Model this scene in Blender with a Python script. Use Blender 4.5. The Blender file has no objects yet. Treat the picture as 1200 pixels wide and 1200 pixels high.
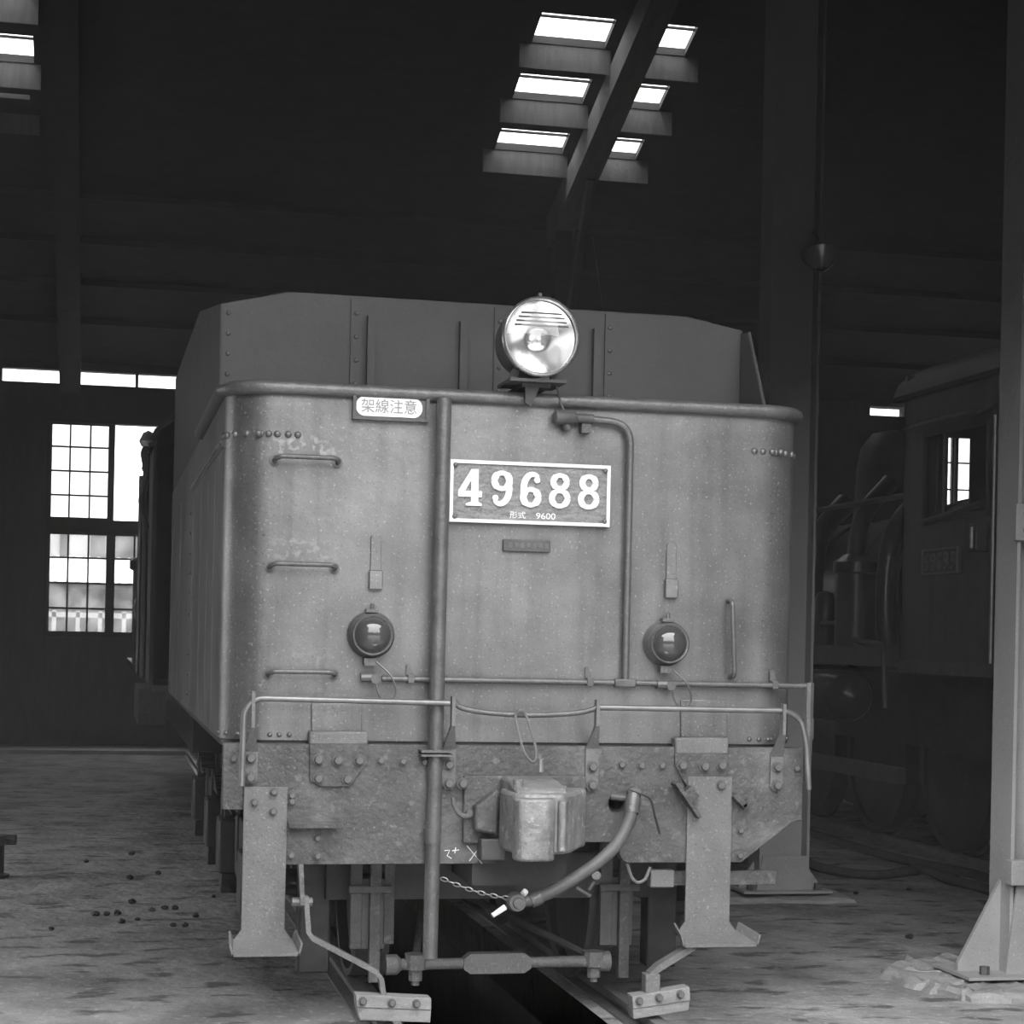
import bpy, math, random
from mathutils import Vector, Matrix
random.seed(7)
C = bpy.context.scene.collection
scn = bpy.context.scene
PI = math.pi

# ------------------------------------------------------------------ camera
FPX = 2200.0; TH = math.atan(482/2200.0); ROLL = math.radians(1.2); YH = 748.0
S_, C_ = math.sin(TH), math.cos(TH)
CAM = Vector((-7.86*S_, -7.86*C_, 1.65))
fwd = Vector((S_, C_, 0)); rgt = Vector((C_, -S_, 0)); up = Vector((0, 0, 1))
cd = bpy.data.cameras.new('camera'); cam = bpy.data.objects.new('camera', cd); C.objects.link(cam)
cd.sensor_width = 36; cd.lens = FPX/1200*36; cd.shift_y = (YH-600)/1200; cd.clip_end = 400
cr = rgt*math.cos(ROLL) + up*math.sin(ROLL); cu = -rgt*math.sin(ROLL) + up*math.cos(ROLL)
cr, cu = (rgt*math.cos(-ROLL) - up*math.sin(-ROLL)), (rgt*math.sin(-ROLL) + up*math.cos(-ROLL))
m = Matrix((cr, cu, -fwd)).transposed().to_4x4(); m.translation = CAM
cam.matrix_world = m
scn.camera = cam

def ray(px, py):
    x = px-600; y = py-YH
    a = (x*math.cos(ROLL)+y*math.sin(ROLL))/FPX; b = (x*math.sin(ROLL)-y*math.cos(ROLL))/FPX
    return fwd + rgt*a + up*b
def atY(px, py, Y=0.0):
    d = ray(px, py); return CAM + d*((Y-CAM.y)/d.y)
def atX(px, py, X):
    d = ray(px, py); return CAM + d*((X-CAM.x)/d.x)
def atZ(px, py, Z=0.0):
    d = ray(px, py); return CAM + d*((Z-CAM.z)/d.z)

# ------------------------------------------------------------------ sky and exposure
w = bpy.data.worlds.new('overcast'); scn.world = w; w.use_nodes = True
nt = w.node_tree; nt.nodes.clear()
out = nt.nodes.new('ShaderNodeOutputWorld'); bg = nt.nodes.new('ShaderNodeBackground')
tc = nt.nodes.new('ShaderNodeTexCoord'); sep = nt.nodes.new('ShaderNodeSeparateXYZ'); rmp = nt.nodes.new('ShaderNodeValToRGB')
rmp.color_ramp.elements[0].position = 0.0; rmp.color_ramp.elements[0].color = (.32, .32, .32, 1)
rmp.color_ramp.elements[1].position = 1.0; rmp.color_ramp.elements[1].color = (1, 1, 1, 1)
nt.links.new(tc.outputs['Generated'], sep.inputs[0]); nt.links.new(sep.outputs['Z'], rmp.inputs[0])
nt.links.new(rmp.outputs[0], bg.inputs[0]); nt.links.new(bg.outputs[0], out.inputs[0])
bg.inputs[1].default_value = 9.0
vs = scn.view_settings
vs.view_transform = 'Standard'; vs.look = 'None'; vs.gamma = 1; vs.exposure = 0.14; vs.use_curve_mapping = False
scn.cycles.use_denoising = True

def portal(loc, rot, sx, sy):
    l = bpy.data.lights.new('daylight_portal', 'AREA'); l.shape = 'RECTANGLE'; l.size = sx; l.size_y = sy
    l.cycles.is_portal = True
    o = bpy.data.objects.new('daylight_portal', l); o.location = loc; o.rotation_euler = rot; C.objects.link(o)

# ------------------------------------------------------------------ materials
def mat(name, lo, hi, rough=.6, metal=0., scale=3., bump=0., bscale=60., speck=0., streak=0., stretch=(1, 1, 1), spec=.5, blotch=None, flake=0., topshade=None, blotch2=None, scuffs=None):
    M = bpy.data.materials.new(name); M.use_nodes = True; t = M.node_tree; N = t.nodes; L = t.links
    p = N['Principled BSDF']; p.inputs['Roughness'].default_value = rough; p.inputs['Metallic'].default_value = metal
    p.inputs['Specular IOR Level'].default_value = spec
    co = N.new('ShaderNodeTexCoord'); mp = N.new('ShaderNodeMapping'); mp.inputs['Scale'].default_value = stretch
    L.new(co.outputs['Object'], mp.inputs[0])
    n1 = N.new('ShaderNodeTexNoise'); n1.inputs['Scale'].default_value = scale; n1.inputs['Detail'].default_value = 8; n1.inputs['Roughness'].default_value = .62
    L.new(mp.outputs[0], n1.inputs['Vector'])
    r = N.new('ShaderNodeValToRGB'); e = r.color_ramp.elements
    e[0].position = .3; e[0].color = (lo, lo, lo, 1); e[1].position = .7; e[1].color = (hi, hi, hi, 1)
    L.new(n1.outputs['Fac'], r.inputs[0]); cur = r.outputs[0]
    def mix(fac, colval, src, typ='MIX'):
        mx = N.new('ShaderNodeMix'); mx.data_type = 'RGBA'; mx.blend_type = typ
        L.new(fac, mx.inputs[0]); L.new(src, mx.inputs[6]); mx.inputs[7].default_value = (colval, colval, colval, 1)
        return mx.outputs[2]
    def noisefac(sc, a, b, st=None, top=1.0, det=4):
        n = N.new('ShaderNodeTexNoise'); n.inputs['Scale'].default_value = sc; n.inputs['Detail'].default_value = det
        if st:
            m2 = N.new('ShaderNodeMapping'); m2.inputs['Scale'].default_value = st; L.new(co.outputs['Object'], m2.inputs[0]); L.new(m2.outputs[0], n.inputs['Vector'])
        else: L.new(co.outputs['Object'], n.inputs['Vector'])
        q = N.new('ShaderNodeMapRange'); q.inputs[1].default_value = a; q.inputs[2].default_value = b; q.inputs[4].default_value = top
        L.new(n.outputs['Fac'], q.inputs[0]); return q.outputs[0]
    if streak: cur = mix(noisefac(1.0, .48, .75, (14, 14, .7), streak), lo*.45, cur)
    if speck:
        cur = mix(noisefac(85., .62, .72, None, speck, 2), min(hi*1.9, .85), cur)
        cur = mix(noisefac(110., .62, .70, None, speck, 2), lo*.35, cur)
    if blotch: cur = mix(noisefac(blotch[0], blotch[1], blotch[2], None, blotch[3], 6), blotch[4], cur)
    if blotch2: cur = mix(noisefac(blotch2[0], blotch2[1], blotch2[2], blotch2[5], blotch2[3], 8), blotch2[4], cur)
    if scuffs:
        sx = N.new('ShaderNodeSeparateXYZ'); L.new(co.outputs['Object'], sx.inputs[0])
        def win(sock, c, h):
            d = N.new('ShaderNodeMath'); d.operation = 'SUBTRACT'; L.new(sock, d.inputs[0]); d.inputs[1].default_value = c
            a = N.new('ShaderNodeMath'); a.operation = 'ABSOLUTE'; L.new(d.outputs[0], a.inputs[0])
            q = N.new('ShaderNodeMapRange'); q.interpolation_type = 'SMOOTHSTEP'; q.inputs[1].default_value = h; q.inputs[2].default_value = h*.3; L.new(a.outputs[0], q.inputs[0]); return q.outputs[0]
        nf = noisefac(30., .5, .62, None, 1.0, 8)
        for (x, z, hx_, hz_, am, col) in scuffs:
            m1 = N.new('ShaderNodeMath'); m1.operation = 'MULTIPLY'; L.new(win(sx.outputs['X'], x, hx_), m1.inputs[0]); L.new(win(sx.outputs['Z'], z, hz_), m1.inputs[1])
            m2 = N.new('ShaderNodeMath'); m2.operation = 'MULTIPLY'; L.new(m1.outputs[0], m2.inputs[0]); L.new(nf, m2.inputs[1])
            m3 = N.new('ShaderNodeMath'); m3.operation = 'MULTIPLY'; L.new(m2.outputs[0], m3.inputs[0]); m3.inputs[1].default_value = am
            cur = mix(m3.outputs[0], col, cur)
    if flake: cur = mix(noisefac(22., .60, .66, None, flake, 8), min(hi*2, .8), cur)
    if topshade:  # paints in the shade on upper columns: colour darkens with height
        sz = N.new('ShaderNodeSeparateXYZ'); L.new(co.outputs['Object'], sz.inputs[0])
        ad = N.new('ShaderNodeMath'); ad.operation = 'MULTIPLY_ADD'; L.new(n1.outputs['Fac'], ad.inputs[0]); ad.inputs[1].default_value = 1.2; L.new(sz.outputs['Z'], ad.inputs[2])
        q = N.new('ShaderNodeMapRange'); q.inputs[1].default_value = topshade[0]; q.inputs[2].default_value = topshade[1]; L.new(ad.outputs[0], q.inputs[0])
        cur = mix(q.outputs[0], topshade[2], cur)
    L.new(cur, p.inputs['Base Color'])
    if bump:
        nb = N.new('ShaderNodeTexNoise'); nb.inputs['Scale'].default_value = bscale; nb.inputs['Detail'].default_value = 6
        L.new(co.outputs['Object'], nb.inputs['Vector'])
        b = N.new('ShaderNodeBump'); b.inputs['Strength'].default_value = bump; b.inputs['Distance'].default_value = .02
        L.new(nb.outputs['Fac'], b.inputs['Height']); L.new(b.outputs[0], p.inputs['Normal'])
    return M

def thinglass(name, tint=.9, refl=.12, dust=0., dustcol=.5, rough=.03):
    M = bpy.data.materials.new(name); M.use_nodes = True; t = M.node_tree; N = t.nodes; L = t.links; N.remove(N['Principled BSDF'])
    o = N['Material Output']; tr = N.new('ShaderNodeBsdfTransparent'); tr.inputs[0].default_value = (tint, tint, tint, 1)
    gl = N.new('ShaderNodeBsdfGlossy'); gl.inputs['Roughness'].default_value = rough; gl.inputs[0].default_value = (.9, .9, .9, 1)
    lw = N.new('ShaderNodeLayerWeight'); fr = N.new('ShaderNodeMapRange'); pw = N.new('ShaderNodeMath'); pw.operation = 'POWER'; pw.inputs[1].default_value = 4; L.new(lw.outputs['Facing'], pw.inputs[0]); L.new(pw.outputs[0], fr.inputs[0]); fr.inputs[3].default_value = refl*.5; fr.inputs[4].default_value = .7
    a = N.new('ShaderNodeMixShader'); L.new(fr.outputs[0], a.inputs[0]); L.new(tr.outputs[0], a.inputs[1]); L.new(gl.outputs[0], a.inputs[2])
    last = a
    if dust:
        n = N.new('ShaderNodeTexNoise'); n.inputs['Scale'].default_value = 2.5; n.inputs['Detail'].default_value = 5
        co = N.new('ShaderNodeTexCoord'); L.new(co.outputs['Object'], n.inputs['Vector'])
        q = N.new('ShaderNodeMapRange'); q.inputs[1].default_value = .35; q.inputs[2].default_value = .75; q.inputs[4].default_value = dust; L.new(n.outputs['Fac'], q.inputs[0])
        d = N.new('ShaderNodeBsdfTranslucent'); d.inputs[0].default_value = (dustcol, dustcol, dustcol, 1)
        b = N.new('ShaderNodeMixShader'); L.new(q.outputs[0], b.inputs[0]); L.new(a.outputs[0], b.inputs[1]); L.new(d.outputs[0], b.inputs[2]); last = b
    L.new(last.outputs[0], o.inputs['Surface']); return M

M = {}
M['tank'] = mat('dusty_tank_paint', .105, .24, .40, metal=.5, scale=2.0, bump=.10, bscale=25, speck=.5, streak=.35, blotch2=(1.6, .52, .75, .5, .26, (1, 1, .6)), scuffs=[(-.92, 2.335, .2, .06, .55, .42), (-.92, 1.91, .2, .08, .42, .36), (-.92, 1.46, .18, .06, .25, .36)])
M['bunker'] = mat('bunker_plate', 0.052, 0.075, .6, scale=2.5, bump=.1, bscale=20, speck=.15)
M['beam'] = mat('rusty_beam_paint', .05, .11, .6, scale=5, bump=.5, bscale=40, speck=.55, flake=.35, blotch=(5., .55, .7, .5, .17))
M['step'] = mat('step_paint', 0.115, 0.17, .6, scale=5, bump=.25, bscale=70, speck=.5)
M['pipe'] = mat('pipe_paint', .095, .15, .38, metal=.3, scale=8, bump=.2, bscale=60, speck=.35)
M['bolt'] = mat('bolt_paint', 0.08, 0.13, .5, scale=20)
M['bright'] = mat('worn_bright_steel', 0.25, 0.36, .32, metal=.6, scale=20)
M['coupler'] = mat('cast_coupler', 0.12, 0.27, .5, metal=.2, scale=9, bump=.4, bscale=30, speck=.3, flake=.4)
M['rubber'] = mat('hose_rubber', 0.075, 0.11, .55, scale=20, bump=.15, bscale=80)
M['dark'] = mat('sooty_steel', 0.02, 0.045, .55, scale=6, bump=.2, bscale=30)
M['mid'] = mat('grimy_steel', 0.055, 0.1, .5, scale=6, bump=.25, bscale=40, speck=.2)
M['cab'] = mat('black_cab_paint', 0.05, 0.08, .55, scale=4, bump=.1, streak=.3)
M['gloss'] = mat('oily_black_paint', 0.03, 0.06, .3, scale=6, bump=.2, bscale=14)
M['white'] = mat('white_paint', .78, .88, .5, scale=12)
M['plate'] = mat('plate_field_paint', .14, .28, .5, scale=14, stretch=(1, 1, 5), bump=.6, bscale=60, speck=.3)
M['grey_letter'] = mat('faded_letter_paint', .22, .3, .6, scale=12)
M['lens_red'] = mat('dark_lens_glass', .05, .06, .06, scale=2, spec=.9)
M['railpaint'] = mat('worn_handrail_paint', .16, .26, .36, metal=.5, scale=9)
M['chrome'] = mat('polished_rim', .55, .65, .25, metal=.9, scale=9)
M['silver'] = mat('silvered_reflector', .85, .92, .16, metal=1., scale=4, bump=.03, bscale=8)
M['glass'] = thinglass('clear_glass')
M['winglass'] = thinglass('dusty_window_glass', .85, .1, .28, .6)
M['floor'] = mat('packed_ash_floor', .22, .46, .9, scale=2.2, bump=1., bscale=14, speck=.4, stretch=(1.0, .8, 1), blotch=(1.3, .52, .70, .7, .12), blotch2=(7., .55, .64, .75, .08, (.55, 1, 1)), spec=.2, flake=.25)
M['pit'] = mat('oily_pit_concrete', .04, .08, .8, scale=3, bump=.4, bscale=12)
M['concrete'] = mat('rough_concrete', .26, .48, .9, scale=5, bump=.9, bscale=12, speck=.3, spec=.2)
M['kerb'] = mat('kerb_concrete', .5, .65, .9, scale=3, bump=.3)
M['soot'] = mat('sooted_timber', .07, .10, .85, scale=3, stretch=(1, 1, 6), bump=.2, spec=.2)
M['timber'] = mat('grey_timber', .12, .19, .8, scale=3, stretch=(6, 1, 1), bump=.2, spec=.2)
M['wall'] = mat('sooted_wall_boards', .08, .12, .9, scale=2, stretch=(6, 1, 1), spec=.2)
M['frame'] = mat('window_frame_paint', .04, .07, .7, scale=5)
M['column'] = mat('column_paint', .32, .44, .65, topshade=(1.4, 4.0, .05), scale=2.5, bump=.2, bscale=25, speck=.25)
M['sootcol'] = mat('sooted_column_paint', .06, .10, .6, scale=2.5, bump=.2, bscale=25)
M['railhead'] = mat('rail_steel', .16, .28, .4, metal=.4, scale=9)
M['coal'] = mat('coal', .02, .05, .5, scale=12)
M['wood'] = mat('weathered_board', 0.18, 0.27, .7, scale=4, stretch=(2, 9, 9), bump=.3, bscale=30, speck=.3)
M['yard'] = mat('yard_gravel', .22, .34, .95, scale=2, bump=.4, spec=.1)
M['hwall'] = mat('house_plaster', .3, .4, .8, scale=1)
M['hgrey'] = mat('house_board', .06, .10, .8, scale=2)
M['hroof'] = mat('corrugated_sheet', .75, .85, .6, scale=1)
M['leather'] = mat('water_hose_canvas', .05, .09, .7, scale=14, bump=.2)
M['enamel'] = mat('lamp_enamel', .05, .07, .2, scale=3)

# ------------------------------------------------------------------ mesh helpers
class MB:
    def __init__(s): s.v = []; s.f = []
    def add(s, vs, fs):
        o = len(s.v); s.v += [tuple(q) for q in vs]; s.f += [tuple(i+o for i in q) for q in fs]; return s
    def box(s, x0, x1, y0, y1, z0, z1):
        return s.add([(x0,y0,z0),(x1,y0,z0),(x1,y1,z0),(x0,y1,z0),(x0,y0,z1),(x1,y0,z1),(x1,y1,z1),(x0,y1,z1)],
              [(0,3,2,1),(4,5,6,7),(0,1,5,4),(1,2,6,5),(2,3,7,6),(3,0,4,7)])
    def prism(s, poly, lo, hi, ax='y'):
        n = len(poly)
        def P(a, b, t): return {'y': (a, t, b), 'x': (t, a, b), 'z': (a, b, t)}[ax]
        vs = [P(a, b, lo) for a, b in poly]+[P(a, b, hi) for a, b in poly]
        return s.add(vs, [tuple(range(n)), tuple(range(2*n-1, n-1, -1))]+[(i, n+i, n+(i+1) % n, (i+1) % n) for i in range(n)])
    def tube(s, pts, r, n=8, closed=False, radii=None):
        pts = [Vector(p) for p in pts]; k = len(pts); rings = []; prev = None
        for i, p in enumerate(pts):
            if closed: t = pts[(i+1) % k]-pts[i-1]
            else: t = pts[min(i+1, k-1)]-pts[max(i-1, 0)]
            t.normalize()
            if prev is None:
                a = Vector((0, 0, 1)) if abs(t.z) < .9 else Vector((1, 0, 0)); u = t.cross(a).normalized()
            else: u = (prev-t*prev.dot(t)).normalized()
            prev = u; v = t.cross(u); rr = radii[i] if radii else r
            rings.append([p+(u*math.cos(2*PI*j/n)+v*math.sin(2*PI*j/n))*rr for j in range(n)])
        vs = [q for R in rings for q in R]; fs = []
        for i in range(k if closed else k-1):
            b = ((i+1) % k)*n
            for j in range(n): fs.append((i*n+j, i*n+(j+1) % n, b+(j+1) % n, b+j))
        if not closed: fs += [tuple(range(n-1, -1, -1)), tuple(range((k-1)*n, k*n))]
        return s.add(vs, fs)
    def cyl(s, a, b, r, n=16, r2=None): return s.tube([a, b], r, n, radii=[r, r if r2 is None else r2])
    def lathe(s, prof, o, ax, n=32, cap0=False, cap1=False):
        o = Vector(o); ax = Vector(ax).normalized(); a = Vector((0, 0, 1)) if abs(ax.z) < .9 else Vector((1, 0, 0))
        u = ax.cross(a).normalized(); v = ax.cross(u); vs = []; fs = []
        for r, h in prof:
            for j in range(n): vs.append(o+ax*h+(u*math.cos(2*PI*j/n)+v*math.sin(2*PI*j/n))*r)
        for i in range(len(prof)-1):
            for j in range(n): fs.append((i*n+j, i*n+(j+1) % n, (i+1)*n+(j+1) % n, (i+1)*n+j))
        if cap0: fs.append(tuple(range(n-1, -1, -1)))
        if cap1: fs.append(tuple(range((len(prof)-1)*n, len(prof)*n)))
        return s.add(vs, fs)
    def build(s, name, m, parent=None, sharp=35, bevel=0, smooth=True):
        L = rootloc(parent) if parent else Vector((0, 0, 0))
        me = bpy.data.meshes.new(name); me.from_pydata([tuple(Vector(q)-L) for q in s.v], [], s.f)
        import bmesh
        b = bmesh.new(); b.from_mesh(me); bmesh.ops.recalc_face_normals(b, faces=b.faces); b.to_mesh(me); b.free()
        if smooth:
            me.polygons.foreach_set('use_smooth', [True]*len(me.polygons)); me.set_sharp_from_angle(angle=math.radians(sharp))
        me.materials.append(M[m] if isinstance(m, str) else m)
        o = bpy.data.objects.new(name, me); C.objects.link(o)
        if parent: o.parent = parent
        if bevel:
            bv = o.modifiers.new('bevel', 'BEVEL'); bv.width = bevel; bv.segments = 2; bv.limit_method = 'ANGLE'
        return o
def rootloc(o):
    while o.parent: o = o.parent
    return Vector(o.location)
def tag(o, label, cat, group=None, kind=None):
    if label: o['label'] = label
    if cat: o['category'] = cat
    if group: o['group'] = group
    if kind: o['kind'] = kind
    return o
def thing(name, label, cat, loc, group=None):
    o = bpy.data.objects.new(name, None); C.objects.link(o); o.location = loc; o.empty_display_size = .1
    return tag(o, label, cat, group)
def struct(o): o['kind'] = 'structure'; return o
def inst(src, name, parent, loc, rot=None):
    o = bpy.data.objects.new(name, src); C.objects.link(o); o.parent = parent
    o.location = Vector(loc)-rootloc(parent)
    if rot: o.rotation_euler = rot
    return o
def bez(pts, n=8):
    """Catmull-Rom through points"""
    pts = [Vector(p) for p in pts]; P = [pts[0]*2-pts[1]]+pts+[pts[-1]*2-pts[-2]]; o = []
    for i in range(1, len(P)-2):
        for k in range(n):
            t = k/n; a, b, c, d = P[i-1:i+3]
            o.append(.5*((2*b)+(c-a)*t+(2*a-5*b+4*c-d)*t*t+(3*b-a-3*c+d)*t**3))
    o.append(pts[-1]); return o
def fillet(pts, r, n=6):
    pts = [Vector(p) for p in pts]; o = [pts[0]]
    for i in range(1, len(pts)-1):
        a = (pts[i-1]-pts[i]); b = (pts[i+1]-pts[i]); rr = min(r, a.length*.49, b.length*.49); a.normalize(); b.normalize()
        A = pts[i]+a*rr; B = pts[i]+b*rr
        for k in range(n+1):
            t = k/n; o.append(A*(1-t)**2+pts[i]*2*t*(1-t)+B*t*t)
    o.append(pts[-1]); return o
def holes(mb, x0, x1, z0, z1, hs, emit):
    xs = sorted({x0, x1}|{min(max(v, x0), x1) for h in hs for v in h[:2]}); zs = sorted({z0, z1}|{min(max(v, z0), z1) for h in hs for v in h[2:]})
    for i in range(len(xs)-1):
        for j in range(len(zs)-1):
            a = (xs[i]+xs[i+1])/2; b = (zs[j]+zs[j+1])/2
            if any(h[0] < a < h[1] and h[2] < b < h[3] for h in hs): continue
            emit(xs[i], xs[i+1], zs[j], zs[j+1])

# ------------------------------------------------------------------ shed: floor, pit, walls, roof
YR = 19.0; YF = -1.7; XW0, XW1 = -7.0, 15.0; SL = .36; HE = 5.35; YM = (YR+YF)/2
TX = .045                                   # centre line of the tender's track
PITL, PITR = TX-.44, TX+.44
TX2 = 5.30                                  # next track
fl = MB()
fl.box(XW0-.2, PITL, YF-.2, YR+.2, -.25, 0); fl.box(PITR, XW1+.2, YF-.2, YR+.2, -.25, 0); fl.box(PITL, PITR, 15, YR+.2, -.25, 0)
floor = struct(fl.build('floor', 'floor', smooth=False))
p = MB(); p.box(PITL-.2, PITL, YF, 15, -1.1, -.001); p.box(PITR, PITR+.2, YF, 15, -1.1, -.001); p.box(PITL-.2, PITR+.2, YF, 15.2, -1.2, -1.1); p.box(PITL, PITR, 15, 15.2, -1.1, -.001)
struct(p.build('trim_1', 'pit', smooth=False))
yd = MB(); yd.box(-60, 60, -70, YF-.2, -.3, -.02); yd.box(-60, 60, YR+.2, 90, -.3, -.02); yd.box(-60, XW0-.2, YF-.2, YR+.2, -.3, -.02); yd.box(XW1+.2, 60, YF-.2, YR+.2, -.3, -.02)
tag(yd.build('yard_ground', 'yard', smooth=False), 'gravel yard ground outside the engine shed', 'ground', kind='structure')

W1 = (-2.46, -.62, 1.55, 4.55)               # window opening left of the tender
W2 = (10.15, 12.0, 1.55, 4.95)
STRIP = [(-4.0+i*.92, -4.0+i*.92+.88, 5.04, 5.23) for i in range(5)]+[(atY(1020, 471, YR).x, atY(1060, 471, YR).x, 5.15, 5.29)]
wb = MB(); holes(wb, XW0, XW1, -.2, 5.6, [W1, W2]+STRIP, lambda a, b, c, d: wb.box(a, b, YR, YR+.2, c, d))
wall_back = struct(wb.build('wall_back', 'wall', smooth=False))
for sx in STRIP:
    g = MB().box(sx[0], sx[1], YR+.09, YR+.1, sx[2], sx[3]).build('clerestory_pane', 'glass', wall_back, smooth=False)
SIDE = (2.8, 6.9, -.2, 3.6)                  # side opening added out of view to light the left floor
wl = MB(); holes(wl, YF, YR, -.2, HE, [SIDE], lambda a, b, c, d: wl.box(XW0-.2, XW0, a, b, c, d))
wl.prism([(YF, HE), (YR, HE), (YM, HE+SL*(YR-YM))], XW0-.2, XW0, 'x'); struct(wl.build('wall_left', 'wall', smooth=False))
portal((XW0-.05, (SIDE[0]+SIDE[1])/2, SIDE[3]/2), (PI/2, 0, -PI/2), SIDE[1]-SIDE[0], SIDE[3])
wr = MB().prism([(YF, -.2), (YR, -.2), (YR, HE), (YM, HE+SL*(YR-YM)), (YF, HE)], XW1, XW1+.2, 'x'); struct(wr.build('wall_right', 'wall', smooth=False))
DO = [(-2.45, 2.5, -.2, 4.7)]
wf = MB(); holes(wf, XW0, XW1, -.2, 5.5, DO, lambda a, b, c, d: wf.box(a, b, YF-.2, YF, c, d)); struct(wf.build('wall_front', 'wall', smooth=False))
for k, x in enumerate((-2.52, 2.57)):       # unseen leaves added, swung outwards to block side light
    dl = struct(MB().box(x-.04, x+.04, YF-2.65, YF-.2, .03, 4.7).build('door_%d' % (k+1), 'wall', smooth=False))
    sx = .04 if x < 0 else -.04
    for z in (.5, 2.3, 4.2): MB().box(x+min(sx, sx*1.8), x+max(sx, sx*1.8), YF-2.6, YF-.25, z, z+.16).build('door_ledge', 'soot', dl, smooth=False)
for d in DO: portal(((d[0]+d[1])/2, YF-.05, d[3]/2), (PI/2, 0, 0), d[1]-d[0], d[3])

# roof with skylight openings, rear slope in (x, y)
SKY = []
for (a, b) in ((11.27, 11.73), (12.24, 12.66), (13.20, 13.58)):
    SKY += [(2.65, 3.45, a, b), (3.88, 4.34, a, b)]
SKYL = [(-3.9, -2.49, 11.3, 11.73), (-3.9, -2.49, 12.32, 12.75), (-3.9, -2.55, 13.28, 13.36)]
rf = MB()
def slope(a, b, c, d, t=.08):
    z = lambda y: HE+SL*(YR-y)
    rf.add([(a, c, z(c)), (b, c, z(c)), (b, d, z(d)), (a, d, z(d)), (a, c, z(c)+t), (b, c, z(c)+t), (b, d, z(d)+t), (a, d, z(d)+t)],
       [(0,3,2,1),(4,5,6,7),(0,1,5,4),(1,2,6,5),(2,3,7,6),(3,0,4,7)])
holes(rf, XW0-.2, XW1+.2, YM, YR+.2, SKY+SKYL, slope)
zf = lambda y: HE+SL*(y-YF)
rf.add([(XW0-.2, YF-.3, zf(YF-.3)), (XW1+.2, YF-.3, zf(YF-.3)), (XW1+.2, YM, zf(YM)), (XW0-.2, YM, zf(YM)), (XW0-.2, YF-.3, zf(YF-.3)+.08), (XW1+.2, YF-.3, zf(YF-.3)+.08), (XW1+.2, YM, zf(YM)+.08), (XW0-.2, YM, zf(YM)+.08)],
   [(0,3,2,1),(4,5,6,7),(0,1,5,4),(1,2,6,5),(2,3,7,6),(3,0,4,7)])
roof = struct(rf.build('ceiling', 'soot', smooth=False))
zr = lambda y: HE+SL*(YR-y)
def slab(a, b, c, d, z0, z1):            # box that follows the rear slope, z offsets from the roof underside
    return MB().add([(a, c, zr(c)+z0), (b, c, zr(c)+z0), (b, d, zr(d)+z0), (a, d, zr(d)+z0), (a, c, zr(c)+z1), (b, c, zr(c)+z1), (b, d, zr(d)+z1), (a, d, zr(d)+z1)],
       [(0,3,2,1),(4,5,6,7),(0,1,5,4),(1,2,6,5),(2,3,7,6),(3,0,4,7)])
for s in SKY+SKYL:
    slab(s[0]-.03, s[1]+.03, s[2]-.03, s[3]+.03, .085, .09).build('skylight_pane', 'glass', roof, smooth=False)
    if s[3]-s[2] > .3: slab(s[0]-.02, s[1]+.02, s[2]+.075, s[2]+.095, .02, .04).build('glazing_bar', 'soot', roof, smooth=False)
for yp in (10.2, 15.0, 15.95, 16.9, 17.85):
    MB().box(XW0, XW1, yp-.03, yp+.03, zr(yp)-.075, zr(yp)-.0).build('purlin', 'soot', roof, smooth=False)
for s in SKY:
    a, b = (2.52, 3.52) if s[0] < 3.6 else (3.80, 4.50)
    MB().box(a, b, s[3]+.012, s[3]+.045, zr(s[3])-.27, zr(s[3])-.005).build('skylight_curb', 'timber', roof, smooth=False)
for s in SKYL[:2]:
    MB().box(-3.9, -2.42, s[3]+.012, s[3]+.045, zr(s[3])-.27, zr(s[3])-.005).build('skylight_curb', 'timber', roof, smooth=False)
MB().box(-3.9, -2.45, 13.62, 13.65, zr(13.6)-.22, zr(13.6)).build('skylight_curb', 'timber', roof, smooth=False)
slab(3.52, 3.80, YM+.2, 14.6, -.50, -.16).build('rafter', 'timber', roof, smooth=False)
slab(-2.3, -2.02, YM+.2, YR-.1, -.50, -.16).build('rafter', 'soot', roof, smooth=False)
post = thing('roof_post', 'dark timber roof post beneath the skylights behind the tender', 'post', (3.66, 14.35, 0))
MB().box(3.56, 3.76, 14.25, 14.45, 0, zr(14.35)-.3).build('post_shaft', 'soot', post, smooth=False)
MB().tube([(3.70, 14.2, 5.2), (3.70, 13.2, zr(13.2)-.5)], .06, 6).build('knee_brace', 'soot', post)
MB().box(3.46, 3.86, 14.15, 14.55, 0, .12).build('post_base', 'concrete', post, smooth=False)

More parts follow.
